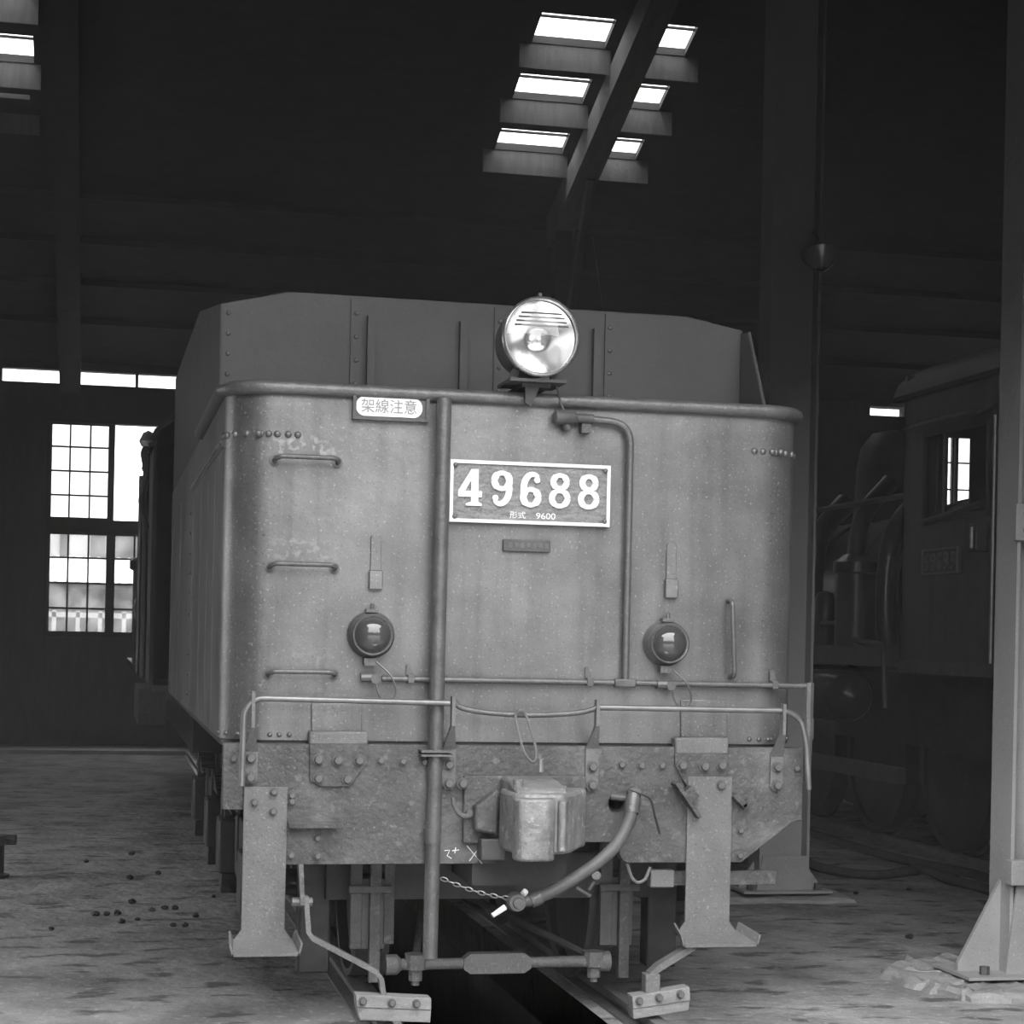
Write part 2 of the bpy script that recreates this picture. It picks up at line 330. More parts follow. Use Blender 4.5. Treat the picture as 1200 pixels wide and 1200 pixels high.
# windows of the back wall
def window(name, W, sashes, bar=.05, y=YR+.06):
    x0, x1, z0, z1 = W
    fr = MB(); t = .045
    fr.box(x0, x1, y-.09, y+.09, z0, z0+t); fr.box(x0, x1, y-.09, y+.09, z1-t, z1); fr.box(x0, x0+t, y-.09, y+.09, z0+t, z1-t); fr.box(x1-t, x1, y-.09, y+.09, z0+t, z1-t)
    root = struct(fr.build(name, 'frame', smooth=False))
    for (a, b, c, d, nx, nz, glazed) in sashes:
        s = MB(); q = .03
        s.box(a, b, y-.03, y+.03, c, c+q); s.box(a, b, y-.03, y+.03, d-q, d); s.box(a, a+q, y-.03, y+.03, c+q, d-q); s.box(b-q, b, y-.03, y+.03, c+q, d-q)
        S = s.build('sash', 'frame', root, smooth=False)
        for i in range(1, nx): X = a+(b-a)*i/nx; MB().box(X-.012, X+.012, y-.02, y+.02, c+q, d-q).build('muntin', 'frame', S, smooth=False)
        for j in range(1, nz): Z = c+(d-c)*j/nz; MB().box(a+q, b-q, y-.018, y+.018, Z-.012, Z+.012).build('muntin', 'frame', S, smooth=False)
        if glazed:
            for i in range(nx):
                for j in range(nz):
                    MB().box(a+(b-a)*i/nx+.012, a+(b-a)*(i+1)/nx-.012, y-.003, y+.003, c+(d-c)*j/nz+.012, c+(d-c)*(j+1)/nz-.012).build('pane', 'winglass', S, smooth=False)
    return root
w1 = window('window_1', W1, [(-2.42, -1.60, 3.17, 4.51, 3, 4, 1), (-2.42, -1.60, 1.59, 2.99, 3, 4, 1), (-1.54, -.66, 1.59, 2.99, 3, 4, 1)])
MB().box(-2.42, -.66, YR-.03, YR+.15, 2.99, 3.17).build('transom', 'frame', w1, smooth=False)
MB().box(-1.60, -1.54, YR-.02, YR+.14, 1.6, 4.5).build('mullion', 'frame', w1, smooth=False)
w2 = window('window_2', W2, [(10.2, 11.05, 1.6, 4.9, 3, 8, 1), (11.1, 11.95, 1.6, 4.9, 3, 8, 1)])
MB().box(11.05, 11.1, YR-.02, YR+.14, 1.6, 4.9).build('mullion', 'frame', w2, smooth=False)
kb = MB().box(-6, 1.2, 17.75, YR, 0, .05); struct(kb.build('trim_2', 'kerb', smooth=False))

# house beyond the back window
YHS = 30.0
hz = lambda py: atY(110, py, YHS).z
hx = lambda px: atY(px, 690, YHS).x
hs = thing('house', 'pale house with a corrugated lean-to roof seen through the back window', 'house', (hx(110), YHS, 0))
MB().box(-8, 6, YHS+1.2, YHS+4, 0, hz(612)).build('upper_wall', 'hwall', hs, smooth=False)
MB().box(-8, 6, YHS+.1, YHS+1.2, 0, hz(690)).build('lower_wall', 'hgrey', hs, smooth=False)
for a, b in ((70, 79), (106, 123), (129, 168)):
    MB().box(atY(a, 650, YHS+1.2).x, atY(b, 650, YHS+1.2).x, YHS+1.15, YHS+1.2, hz(663), hz(622)).build('shutter', 'hgrey', hs, smooth=False)
cor = MB(); n = 200; z0, z1 = hz(683), hz(657)
vs_ = []; fs_ = []
for i in range(n+1):
    x = -6+10*i/n; o = .02*math.sin(i*PI/2*1.0)
    vs_ += [(x, YHS-.35, z0+o), (x, YHS+1.2, z1+o+.12)]
for i in range(n): fs_.append((2*i, 2*i+2, 2*i+3, 2*i+1))
cor.add(vs_, fs_); o = cor.build('lean_to_roof', 'hroof', hs); sd = o.modifiers.new('thick', 'SOLIDIFY'); sd.thickness = .015
for px in (64, 92, 118, 146, 160):
    X = hx(px); MB().box(X-.04, X+.04, YHS-.05, YHS+.1, 0, hz(716)).build('fence_post', 'hwall', hs, smooth=False)
MB().box(-6, 4, YHS-.05, YHS+.02, hz(724), hz(718)).build('fence_rail', 'hwall', hs, smooth=False)

# workshop-shaped block added out of view behind the camera to cut low sky
WK = thing('workshop_building', 'long dark workshop building across the gravel yard facing the shed', 'building', (0, -36, 0))
MB().box(-45, 45, -46, -36, -.02, 8.5).build('wall', 'hgrey', WK, smooth=False)
MB().prism([(-35.5, 8.4), (-46.5, 8.4), (-41, 11)], -46, 46, 'x').build('roof', 'hgrey', WK, smooth=False)
# rails
def rails(cx, y0, y1, labs):
    for sx in (-1, 1):
        x = cx+sx*.566
        o = MB().prism([(x-.06, 0.001), (x+.06, 0.001), (x+.06, .012), (x+.010, .022), (x+.010, .045), (x+.033, .052), (x+.033, .076), (x+.026, .08), (x-.026, .08), (x-.033, .076), (x-.033, .052), (x-.010, .045), (x-.010, .022), (x-.06, .012)], y0, y1).build('rail', 'railhead')
        tag(o, labs[(sx+1)//2], 'rail', 'shed rails')
rails(TX, -9.5, 17.5, ['steel rail under the grey tender, on the coal-strewn floor side of the pit', 'steel rail under the grey tender, on the steel column side of the pit'])
rails(TX2, -4, 17.5, ['steel rail under the dark locomotive, on the side nearer the steel columns', 'steel rail under the dark locomotive, on the side away from the columns'])

# ------------------------------------------------------------------ bolts
def boltmesh(name, r, h, hexa=True):
    b = MB(); n = 6
    b.lathe([(r*1.35, 0), (r*1.35, -h*.25), (r, -h*.25), (r, -h*.85), (r*.8, -h), (.0001, -h)], (0, 0, 0), (0, 1, 0), 10)
    o = b.build(name, 'bolt', None, 50); me = o.data; bpy.data.objects.remove(o); return me
def rivetmesh(name, r):
    b = MB(); b.lathe([(r, 0), (r*.92, -r*.35), (r*.6, -r*.68), (.0001, -r*.8)], (0, 0, 0), (0, 1, 0), 10)
    o = b.build(name, 'tank', None, 80); me = o.data; bpy.data.objects.remove(o); return me
BOLT = boltmesh('bolt', .013, .022); BOLTL = boltmesh('bolt_large', .018, .028); RIV = rivetmesh('rivet', .015); RIVS = rivetmesh('rivet_small', .011)

# ------------------------------------------------------------------ the tender
XL, XR = -1.2, 1.29; R = .20; ZB, ZT = 1.215, 2.64
T = thing('locomotive_tender', 'grey steam locomotive tender with white number plate and round headlight', 'tender', (TX, 0, .08))
def outline(off=0., yend=6.0, r=R, n=10):
    a = XL-off; b = XR+off; y0 = -off; q = r+off; pts = [(a, yend)]
    for k in range(n+1):
        t = PI+PI/2*k/n; pts.append((a+q+q*math.cos(t), y0+q+q*math.sin(t)))
    for k in range(n+1):
        t = 1.5*PI+PI/2*k/n; pts.append((b-q+q*math.cos(t), y0+q+q*math.sin(t)))
    pts.append((b, yend)); return pts
tank = MB().prism(outline(), ZB, ZT, 'z').build('tank', 'tank', T, 30)
op = outline(.012, 1.95)
MB().tube([(x, y, ZT+.01) for x, y in op], .029, 10).build('top_rim', 'pipe', T, 60)
# side seams
for z in (2.44,): MB().box(XL-.004, XL, .2, 2.76, z-.02, z+.02).build('seam_strip', 'tank', T, smooth=False)
for y in (2.76, 4.4, 5.7): MB().box(XL-.004, XL, y-.04, y+.04, ZB, 2.46).build('seam_strip', 'tank', T, smooth=False)
for y in (.75, 1.3, 1.95): MB().box(XL-.0015, XL, y-.025, y+.025, ZB, 2.42).build('seam_strip', 'tank', T, smooth=False)
foot = MB().prism(outline(-.012), ZB-.03, ZB, 'z').build('bottom_angle', 'dark', T, 30)
# rivets on the face
for k, (px, py) in enumerate([(303,505),(315,506),(325,506),(338,506),(349,507),(884,533),(894,533),(905,534),(915,535)]):
    q = atY(px, py, 0); inst(RIV, 'rivet', tank, (q.x, 0, 2.462 if px < 600 else 2.478))
def oncorner(t, left=True):
    if left: return (XL+R-R*math.sin(t), R-R*math.cos(t)), -t
    return (XR-R+R*math.sin(t), R-R*math.cos(t)), t
for lf, z in ((True, 2.462), (False, 2.478)):
    for t in (18, 36, 54, 72, 88):
        (x, y), a = oncorner(math.radians(t), lf); inst(RIV, 'rivet', tank, (x, y, z), (0, 0, a))
for (px, py) in [(316,862),(327,862),(339,862),(878,871),(889,871),(900,871),(918,872)]:
    q = atY(px, py, 0); inst(RIVS, 'rivet', tank, (q.x, 0, ZB+.022))
for lf in (True, False):
    for t in (20, 40, 60, 80):
        (x, y), a = oncorner(math.radians(t), lf); inst(RIVS, 'rivet', tank, (x, y, ZB+.022), (0, 0, a))
for k in range(26):
    inst(RIVS, 'rivet', tank, (XL-.008, .26+k*.1, 2.44), (0, 0, -PI/2))
for k in range(10): inst(RIVS, 'rivet', tank, (XL-.01, 2.76, 2.3-k*.11), (0, 0, -PI/2))

# coal bunker plates
YP = .70
bk = thing_part = MB().prism([(-1.19, ZT-.01), (-1.19, 3.10), (-.89, 3.17), (.955, 3.165), (1.225, 3.115), (1.225, ZT-.01)], YP, YP+.012).build('bunker_end_plate', 'bunker', T, smooth=False)
for px, wd in ((417, .05), (585, .05), (714, .045)):
    X = atY(px, 400, YP).x
    st = MB().box(X-wd/2, X+wd/2, YP-.012, YP, ZT, 3.155).build('butt_strap', 'bunker', bk, smooth=False)
    for z in (3.09, 2.985, 2.88, 2.775): inst(RIVS, 'rivet', bk, (X, YP-.012, z))
for px in (433, 541, 697):
    X = atY(px, 400, YP).x
    MB().box(X-.014, X+.02, YP-.045, YP, ZT, 3.08).build('stiffener', 'bunker', bk, smooth=False)
MB().box(-1.19, -1.13, YP-.01, YP, ZT, 3.10).build('corner_angle', 'bunker', bk, smooth=False)
for k in range(5): inst(RIVS, 'rivet', bk, (-1.16, YP-.01, 3.06-k*.09))
MB().prism([(YP, ZT-.01), (YP, 3.10), (2.6, 3.38), (6.0, 3.46), (6.0, ZT-.01)], -1.195, -1.185, 'x').build('bunker_side_plate', 'bunker', T, smooth=False)
MB().prism([(YP, ZT-.01), (YP, 3.11), (2.6, 3.10), (2.62, 3.30), (6.0, 3.32), (6.0, ZT-.01)], 1.22, 1.23, 'x').build('bunker_side_plate', 'bunker', T, smooth=False)
MB().box(-1.185, 1.22, 5.98, 6.0, ZT-.01, 3.3).build('bunker_front_plate', 'bunker', T, smooth=False)
br = MB().prism([(YP, 3.10), (.60, 3.09), (.36, 2.70), (.30, ZT), (YP, ZT)], 1.222, 1.232, 'x').build('side_gusset', 'bunker', T, smooth=False)
MB().tube([(1.227, .60, 3.09), (1.227, .37, 2.72), (1.227, .32, ZT+.02)], .008, 6).build('gusset_edge', 'pipe', br)
tb = MB().prism([(XL+.05, .15), (XR-.05, .15), (XR-.05, 5.9), (XL+.05, 5.9)], 2.62, 2.65, 'z').build('tank_deck', 'bunker', T, smooth=False)

# headlight
HC = atY(635, 394, -.16); hc = Vector((HC.x, 0, HC.z))
HL = MB().lathe([(.0001, .20), (.06, .195), (.12, .16), (.145, .09), (.152, 0), (.152, -.10), (.158, -.10), (.158, -.135)], hc, (0, 1, 0), 40).build('headlight', 'mid', T, 40)
MB().lathe([(.152, -.13), (.164, -.13), (.166, -.15), (.162, -.160), (.155, -.163), (.150, -.158), (.150, -.14), (.152, -.13)], hc, (0, 1, 0), 48).build('headlight_rim', 'chrome', HL, 60)
prof = [(.001, .02)]+[(.152*k/10, .02-.13*(k/10)**2) for k in range(1, 11)]
MB().lathe(prof, hc, (0, 1, 0), 40).build('reflector', 'silver', HL, 80)
MB().lathe([(.0001, -.055), (.007, -.052), (.011, -.04), (.007, -.025), (.005, .02)], hc, (0, 1, 0), 12).build('bulb', 'glass', HL, 60)
MB().lathe([(.151*k/8+.0001, -.162+.022*(k/8)**2) for k in range(9)], hc, (0, 1, 0), 40).build('headlight_lens', 'glass', HL, 80)
for k, z in enumerate((.045, .062, .079, .096)):
    hw = math.sqrt(.138**2-z*z)*.86
    MB().tube([(hc.x-hw, -.150, hc.z+z), (hc.x+hw, -.150, hc.z+z)], .0042, 6).build('lens_flute', 'mid', HL)
MB().box(hc.x-.006, hc.x+.006, -.12, -.09, hc.z+.155, hc.z+.185).build('hinge_knob', 'mid', HL, smooth=False)
hp = MB().box(hc.x-.125, hc.x+.115, -.14, .12, hc.z-.185, hc.z-.173).build('headlight_platform', 'dark', HL, smooth=False)
for sx in (-.1, .09): MB().prism([(hc.x+sx-.02, hc.z-.175), (hc.x+sx+.02, hc.z-.175), (hc.x+sx*.75+.012, hc.z-.105), (hc.x+sx*.75-.012, hc.z-.105)], -.06, -.04).build('saddle_bracket', 'mid', HL, smooth=False)
MB().prism([(hc.x-.045, hc.z-.185), (hc.x+.02, hc.z-.185), (hc.x-.01, hc.z-.26), (hc.x-.022, hc.z-.28), (hc.x-.045, hc.z-.265)], -.075, -.055).build('headlight_stay', 'dark', HL, smooth=False)
MB().box(hc.x-.06, hc.x+.06, -.08, .3, hc.z-.20, hc.z-.185).build('headlight_arm', 'dark', HL, smooth=False)
MB().tube(bez([(hc.x+.10, -.02, hc.z-.18), (hc.x+.115, -.05, hc.z-.26), atY(664, 485, -.05)], 6), .004, 6).build('lamp_cable', 'pipe', HL)

# caution plate: 架線注意
a0 = atY(414, 459, -.03); a1 = atY(503, 495, -.03)
def textmesh(s, size, name, depth=.0012):
    cu_ = bpy.data.curves.new('lettering', 'FONT'); cu_.body = s; cu_.size = size; cu_.extrude = depth; cu_.align_x = 'CENTER'; cu_.align_y = 'CENTER'
    o = bpy.data.objects.new('lettering', cu_); C.objects.link(o); bpy.context.view_layer.update()
    me = bpy.data.meshes.new_from_object(o.evaluated_get(bpy.context.evaluated_depsgraph_get())); bpy.data.objects.remove(o); me.name = name
    return me
def text(s, size, name, m, parent, loc, scale=(1, 1, 1), rot=(PI/2, 0, 0)):
    me = textmesh(s, size, name); me.materials.append(M[m]); o = inst(me, name, parent, loc, rot); o.scale = scale; return o
cx_, cz_ = (a0.x+a1.x)/2, (a0.z+a1.z)/2; hw, hh = (a1.x-a0.x)/2, (a0.z-a1.z)/2
cp = MB().box(cx_-hw, cx_+hw, -.022, 0, cz_-hh, cz_+hh).build('caution_plate', 'mid', T, bevel=.003)
fr = MB(); fr.box(cx_-hw, cx_+hw, -.032, -.022, cz_-hh, cz_-hh+.012); fr.box(cx_-hw, cx_+hw, -.032, -.022, cz_+hh-.012, cz_+hh); fr.box(cx_-hw, cx_-hw+.014, -.032, -.022, cz_-hh+.012, cz_+hh-.012); fr.box(cx_+hw-.014, cx_+hw, -.032, -.022, cz_-hh+.012, cz_+hh-.012)
fr.build('plate_border', 'mid', cp, smooth=False)
ow, oh = hw*.87, hh*.72; ov = []
for sx, a in ((1, -PI/2), (-1, PI/2)):
    for k in range(13):
        t = a+PI*k/12; ov.append((cx_-.008+sx*(ow-oh*.9)+oh*.9*math.cos(t), cz_+oh*math.sin(t)))
MB().prism(ov, -.026, -.022).build('white_field', 'white', cp, smooth=False)
text('架線注意', .062, 'caution_lettering', 'grey_letter', cp, (cx_-.008, -.0272, cz_-.002), (.95, 1, 1))

# number plate
b0 = atY(528, 540, -.03); b1 = atY(715, 617, -.03)
px0, px1, pz0, pz1 = -.283, .404, 2.128, 2.386
NP = MB().box(px0, px1, -.022, 0, pz0, pz1).build('number_plate', 'plate', T, bevel=.003)
bd = .014; fr = MB()
fr.box(px0, px1, -.032, -.02, pz0, pz0+bd); fr.box(px0, px1, -.032, -.02, pz1-bd, pz1); fr.box(px0, px0+bd, -.032, -.02, pz0+bd, pz1-bd); fr.box(px1-bd, px1, -.032, -.02, pz0+bd, pz1-bd)
fr.build('plate_border', 'white', NP, smooth=False)
for X in (px0+.022, px1-.022):
    for Z in (pz0+.022, pz1-.022): inst(RIVS, 'rivet', NP, (X, -.03, Z))
def stroke(mb, pts, wd, ox, oz, h, y0, y1):
    k = len(pts); Lp = []; Rp = []
    for i, (x, z) in enumerate(pts):
        xa, za = pts[max(i-1, 0)]; xb, zb = pts[min(i+1, k-1)]; dx, dz = xb-xa, zb-za; l = math.hypot(dx, dz) or 1
        nx, nz = -dz/l, dx/l; ww = wd[i]/2 if isinstance(wd, list) else wd/2
        Lp.append((ox+(x+nx*ww)*h, oz+(z+nz*ww)*h)); Rp.append((ox+(x-nx*ww)*h, oz+(z-nz*ww)*h))
    V = [(q[0], y0, q[1]) for q in Lp]+[(q[0], y0, q[1]) for q in Rp]+[(q[0], y1, q[1]) for q in Lp]+[(q[0], y1, q[1]) for q in Rp]
    F = []
    for i in range(k-1): F += [(i, i+1, k+i+1, k+i), (i, 2*k+i, 2*k+i+1, i+1), (k+i, k+i+1, 3*k+i+1, 3*k+i)]
    F += [(0, k, 3*k, 2*k), (k-1, 3*k-1, 4*k-1, 2*k-1)]
    mb.add(V, F)
def ell(cx, cz, rx, rz, a0, a1, n=24): return [(cx+rx*math.cos(math.radians(a0+(a1-a0)*k/n)), cz+rz*math.sin(math.radians(a0+(a1-a0)*k/n))) for k in range(n+1)]
def digit(ch, ox, oz, h, y0, y1, m, parent):
    mb = MB()
    if ch == '8':
        for (c, rx, rz, wd) in ((.74, .19, .18, .15), (.285, .222, .212, .15)):
            pts = ell(.31, c, rx, rz, 0, 360); n = len(pts)
            wds = [wd*(1.12 if abs(math.cos(2*PI*i/(n-1))) > .7 else .85) for i in range(n)]
            stroke(mb, pts, wds, ox, oz, h, y0-c*.001, y1)
    elif ch in '69':
        A = MB(); rot = ch == '9'
        pts = ell(.31, .29, .21, .215, 0, 360); wds = [.165*(1.15 if abs(math.cos(2*PI*i/24)) > .7 else .8) for i in range(25)]
        arc = ell(.36, .52, .255, .40, 200, 62, 18)+[(.50, .80)]; aw = [.18+.02*math.sin(PI*i/18) - .06*(i/18) for i in range(19)]+[.1]
        ball = [(.485+.085*math.cos(2*PI*k/14), .765+.085*math.sin(2*PI*k/14)) for k in range(14)]
        if rot:
            f_ = lambda P: [(.62-x, 1-z) for x, z in P]; pts, arc, ball = f_(pts), f_(arc), f_(ball)
        stroke(mb, pts, wds, ox, oz, h, y0, y1); stroke(mb, arc, aw, ox, oz, h, y0-.0006, y1)
        mb.prism([(ox+x*h, oz+z*h) for x, z in ball], y0-.0012, y1)
    elif ch == '4':
        for P in ([(.36, .11), (.56, .11), (.56, .24), (.36, .24)], [(.36, .40), (.56, .40), (.56, 1), (.36, 1)], [(.36, 1), (.36, .70), (.19, .40), (.0, .40)], [(0, .24), (.66, .24), (.66, .40), (0, .40)], [(.22, 0), (.66, 0), (.66, .06), (.56, .11), (.36, .11), (.22, .06)]):
            mb.prism([(ox+x*h, oz+z*h) for x, z in P], y0, y1)
    elif ch == '5':
        stroke(mb, ell(.29, .32, .22, .24, -150, 125, 20), .17, ox, oz, h, y0, y1)
        for P in ([(.08, .45), (.22, .45), (.24, 1), (.1, 1)], [(.1, .84), (.56, .84), (.56, 1), (.1, 1)]): mb.prism([(ox+x*h, oz+z*h) for x, z in P], y0, y1)
    o = mb.build('digit', m, parent, smooth=False); return o
dh = .152
for k, (ch, px) in enumerate(zip('49688', (550, 588, 622, 656, 690))):
    X = atY(px, 575, -.03).x; digit(ch, X-.31*dh, 2.197, dh, -.032+k*.0001, -.02, 'white', NP)
text('形式', .032, 'class_lettering', 'white', NP, (atY(607, 603, -.03).x, -.0225, 2.163), (1.1, 1, 1))
text('9600', .036, 'class_lettering', 'white', NP, (atY(640, 604, -.03).x, -.0225, 2.163), (1.2, 1, 1))
# small cast plate below
c0 = atY(590, 632, -.02); c1 = atY(645, 648, -.02)
bp = MB().box(c0.x, c1.x, -.018, 0, 2.013, 2.063).build('cast_plate', 'mid', T, bevel=.003)
for k in range(7):
    X = c0.x+.022+k*.026
    MB().box(X, X+.016, -.0205, -.018, 2.028+.004*(k % 2), 2.050).build('raised_mark', 'bolt', bp, smooth=False)

# ladder rungs
for z, a, b in ((2.366, -1.005, -.748), (1.932, -1.017, -.752), (1.497, -1.014, -.744)):
    pts = fillet([(a, 0, z-.012), (a, -.06, z-.008), (a+.02, -.075, z), (b-.02, -.075, z), (b, -.06, z-.008), (b, 0, z-.012)], .02, 4)
    g = MB().tube(pts, .0105, 8).build('ladder_rung', 'pipe', T, 60)
    for X in (a, b): MB().cyl((X, -.006, z-.012), (X, 0, z-.012), .022, 10).build('rung_foot', 'bolt', g)
gp = fillet([(.945, 0, 1.83), (.945, -.06, 1.83), (.962, -.06, 1.51), (.962, 0, 1.505)], .025, 4)
MB().tube(gp, .011, 8).build('grab_iron', 'pipe', T, 60)

# lamp irons
for px in (440, 786):
    dy = 0 if px < 600 else 10
    X = atY(px, 660, 0).x; z1 = atY(px, 625+dy, 0).z; z0 = atY(px, 669+dy, 0).z; z2 = atY(px, 691+dy, 0).z
    pl = [(X-.022, z0), (X+.022, z0), (X+.022, z1-.02)]+[(X+.022*math.cos(PI*k/8), z1-.022+.022*math.sin(PI*k/8)) for k in range(1, 8)]+[(X-.022, z1-.02)]
    li = MB().prism(pl, -.010, 0).build('lamp_iron', 'tank', T, bevel=.002)
    MB().box(X-.028, X+.028, -.028, 0, z2, z0).build('lamp_iron_socket', 'tank', li, bevel=.004)
# marker lamps
for (px, py) in ((436, 744), (783, 754)):
    q = atY(px, py, -.05); c = Vector((q.x, 0, q.z))
    ml = MB().lathe([(.098, 0), (.098, -.02), (.088, -.035), (.088, -.06), (.082, -.065)], c, (0, 1, 0), 32).build('marker_lamp', 'pipe', T, 40)
    MB().lathe([(.074, -.055), (.085, -.058), (.088, -.07), (.082, -.078), (.075, -.075), (.074, -.055)], c, (0, 1, 0), 32).build('lens_ring', 'pipe', ml, 60)
    MB().lathe([(.0001, -.122)]+[(.076*math.sin(math.radians(a)), -.065-.057*math.cos(math.radians(a))) for a in range(10, 91, 10)], c, (0, 1, 0), 28).build('marker_lens', 'lens_red', ml, 90)
    MB().box(c.x-.025, c.x+.025, -.05, 0, c.z+.092, c.z+.106).build('lamp_hinge', 'pipe', ml, smooth=False)
    MB().cyl((c.x, -.04, c.z+.106), (c.x, -.04, c.z+.128), .009, 8).build('hinge_pin', 'pipe', ml)
    MB().box(c.x-.03, c.x+.02, -.05, 0, c.z-.125, c.z-.096).build('lamp_catch', 'pipe', ml, smooth=False)
    x0 = c.x-.01; zc = c.z-.175
    MB().tube([(x0-.03, -.03, zc), (x0+.03, -.03, zc)], .02, 10).build('wiring_gland', 'pipe', ml)
    MB().cyl((x0+.028, -.055, zc-.005), (x0+.028, -.02, zc-.005), .02, 8).build('gland_nut', 'bolt', ml)
    sg = 1
    MB().tube(bez([(c.x+.02, -.05, c.z-.11), (c.x+.08, -.07, c.z-.17), (c.x+.10, -.07, c.z-.24), (c.x+.06, -.07, c.z-.275), (c.x+.03, -.06, c.z-.24), (x0+.028, -.05, zc-.02)], 6), .0045, 6).build('lamp_lead', 'pipe', ml)

# conduit
zc = 1.473
cd_ = MB().tube(fillet([(-.55, -.03, zc), (1.30, -.03, zc-.003), (1.305, -.03, zc-.02)], .01), .013, 8).build('conduit', 'pipe', T, 60)
MB().tube([(1.312, -.03, zc+.012), (1.312, -.03, 1.33), (1.312, -.03, 1.06)], .02, 8, radii=[.022, .022, .016]).build('conduit_drop', 'pipe', cd_)
MB().cyl((1.312, -.03, 1.33), (1.312, -.03, 1.24), .024, 10).build('conduit_union', 'pipe', cd_)
xr = .487; zt = 2.578
MB().tube(fillet([(.30, -.035, zt), (xr, -.035, zt-.01), (xr, -.03, zc)], .16, 10), .0155, 8).build('conduit_riser', 'pipe', cd_, 60)
ft = MB(); ft.tube([(.148, -.04, zt), (.158, -.04, zt), (.24, -.04, zt), (.25, -.04, zt)], .03, 10, radii=[.02, .032, .03, .02]); ft.cyl((.245, -.04, zt), (.32, -.035, zt), .021, 10); ft.cyl((.20, -.03, zt-.01), (.215, -.03, zt-.05), .022, 10)
ft.build('cable_gland', 'mid', cd_, 50)
MB().box(.27, .31, -.05, 0, zt-.06, zt-.022).build('conduit_clip', 'mid', cd_, smooth=False)
MB().box(xr-.05, xr+.045, -.05, -.008, zc-.02, zc+.016).build('conduit_tee', 'pipe', cd_, bevel=.006)
for px in (480, 689, 905):
    X = atY(px, 795, 0).x
    MB().box(X-.014, X+.014, -.046, 0, zc-.018, zc+.018).build('conduit_clip', 'pipe', cd_, bevel=.003)
    MB().prism([(X-.016, zc+.018), (X+.016, zc+.018), (X-.004, zc+.065), (X-.016, zc+.06)], -.012, 0).build('clip_lug', 'pipe', cd_, smooth=False)

# tall vertical pipe
P0 = atY(516, 465, -.07); P1 = atY(509, 1126, -.07)
vp = MB().tube([(-.322, -.072, 2.63), (-.325, -.072, 1.9), (-.333, -.072, .33)], .031, 14).build('vent_pipe', 'pipe', T, 60)
MB().cyl((-.333, -.072, .80), (-.333, -.072, .86), .036, 14).build('pipe_socket', 'pipe', vp)
MB().box(-.395, -.262, -.125, 0, 1.176, 1.186).build('pipe_clamp', 'pipe', vp, smooth=False)
MB().box(-.395, -.262, -.125, 0, 1.160, 1.169).build('pipe_clamp', 'pipe', vp, smooth=False)

# handrails along the beam
YH_ = -.12
hl = MB().tube(fillet([atY(283, 921, YH_), atY(286, 832, YH_), atY(300, 818, YH_), atY(527, 824, YH_)], .07, 8), .0125, 8).build('handrail', 'railpaint', T, 60)
hr = MB().tube(fillet([atY(701, 829, YH_), atY(922, 833, YH_), atY(938, 842, YH_), atY(945, 868, YH_), atY(948, 925, YH_)], .06, 8), .0125, 8).build('handrail', 'railpaint', T, 60)
hm = MB().tube(bez([atY(531, 819, YH_), atY(540, 829, YH_), atY(570, 835, YH_), atY(620, 838, YH_), atY(670, 836, YH_), atY(692, 832, YH_), atY(701, 828, YH_)], 5), .0115, 8).build('handrail', 'pipe', T, 60)
def bracket(px, y0, y1, y2):
    a = atY(px, y0, YH_); X = a.x; zt_ = a.z; zm = atY(px, y1, -.08).z; zb = atY(px, y2, -.045).z
    b = MB(); sx = 1
    b.add([(X-.007, YH_-.02, zt_), (X+.007, YH_-.02, zt_), (X-.007, YH_+.02, zt_), (X+.007, YH_+.02, zt_),
           (X-.007, YH_-.02, zm), (X+.007, YH_-.02, zm), (X-.007, YH_+.02, zm), (X+.007, YH_+.02, zm)], [(0,1,3,2),(0,4,5,1),(1,5,7,3),(3,7,6,2),(2,6,4,0),(4,6,7,5)])
    zq = zm-.10
    b.add([(X-.007, YH_-.02, zm), (X+.007, YH_-.02, zm), (X-.007, YH_+.02, zm), (X+.007, YH_+.02, zm),
           (X-.028, -.058, zq), (X+.028, -.058, zq), (X-.028, -.044, zq), (X+.028, -.044, zq)], [(0,1,3,2),(0,4,5,1),(1,5,7,3),(3,7,6,2),(2,6,4,0),(4,6,7,5)])
    b.prism([(X-.028, zq), (X+.028, zq), (X+.028, zb+.02), (X+.014, zb), (X-.014, zb), (X-.028, zb+.02)], -.058, -.044)
    o = b.build('handrail_bracket', 'step', T, smooth=False)
    for z in (zb+.026, zb+.103): inst(BOLTL, 'bolt', o, (X, -.058, z))
bracket(297, 810, 852, 918); bracket(531, 816, 850, 925); bracket(700, 820, 850, 927); bracket(918, 825, 860, 927)
lk = MB().tube(bez([atY(604, 838, YH_-.02), atY(610, 832, YH_-.03), atY(617, 840, YH_-.02), atY(627, 872, -.2), atY(628, 890, -.25), atY(622, 892, -.25), atY(613, 878, -.2), atY(606, 850, -.15), atY(604, 838, YH_-.02)], 5), .006, 6).build('lifting_link', 'step', T, 60)

# buffer beam
YB = -.045
def PB(*pp): return [(atY(x, y, YB).x, atY(x, y, YB).z) for x, y in pp]
zb_top = 1.203; zb_low = .712
beam_poly = [(-1.19, zb_top), (-1.19, .935), (-1.095, .935), (-1.095, zb_low), (-.06, zb_low), (-.06, .80), (.475, .80), (.475, .745), (.49, .72), (.51, zb_low), (1.015, zb_low), (1.245, .885), (1.285, .89), (1.285, zb_top)]
BM = MB().prism(beam_poly, YB, .03).build('buffer_beam', 'beam', T, 30, bevel=.003)
bl = [(274,889),(446,891),(472,892),(497,893),(342,932),(342,939),(372,982),(372,1003),(341,1002),(523,918),(728,896),(751,897),(775,897),(933,900),(867,973),(866,1002)]
for px, py in bl: q = atY(px, py, YB); inst(BOLT, 'bolt', BM, (q.x, YB, q.z))
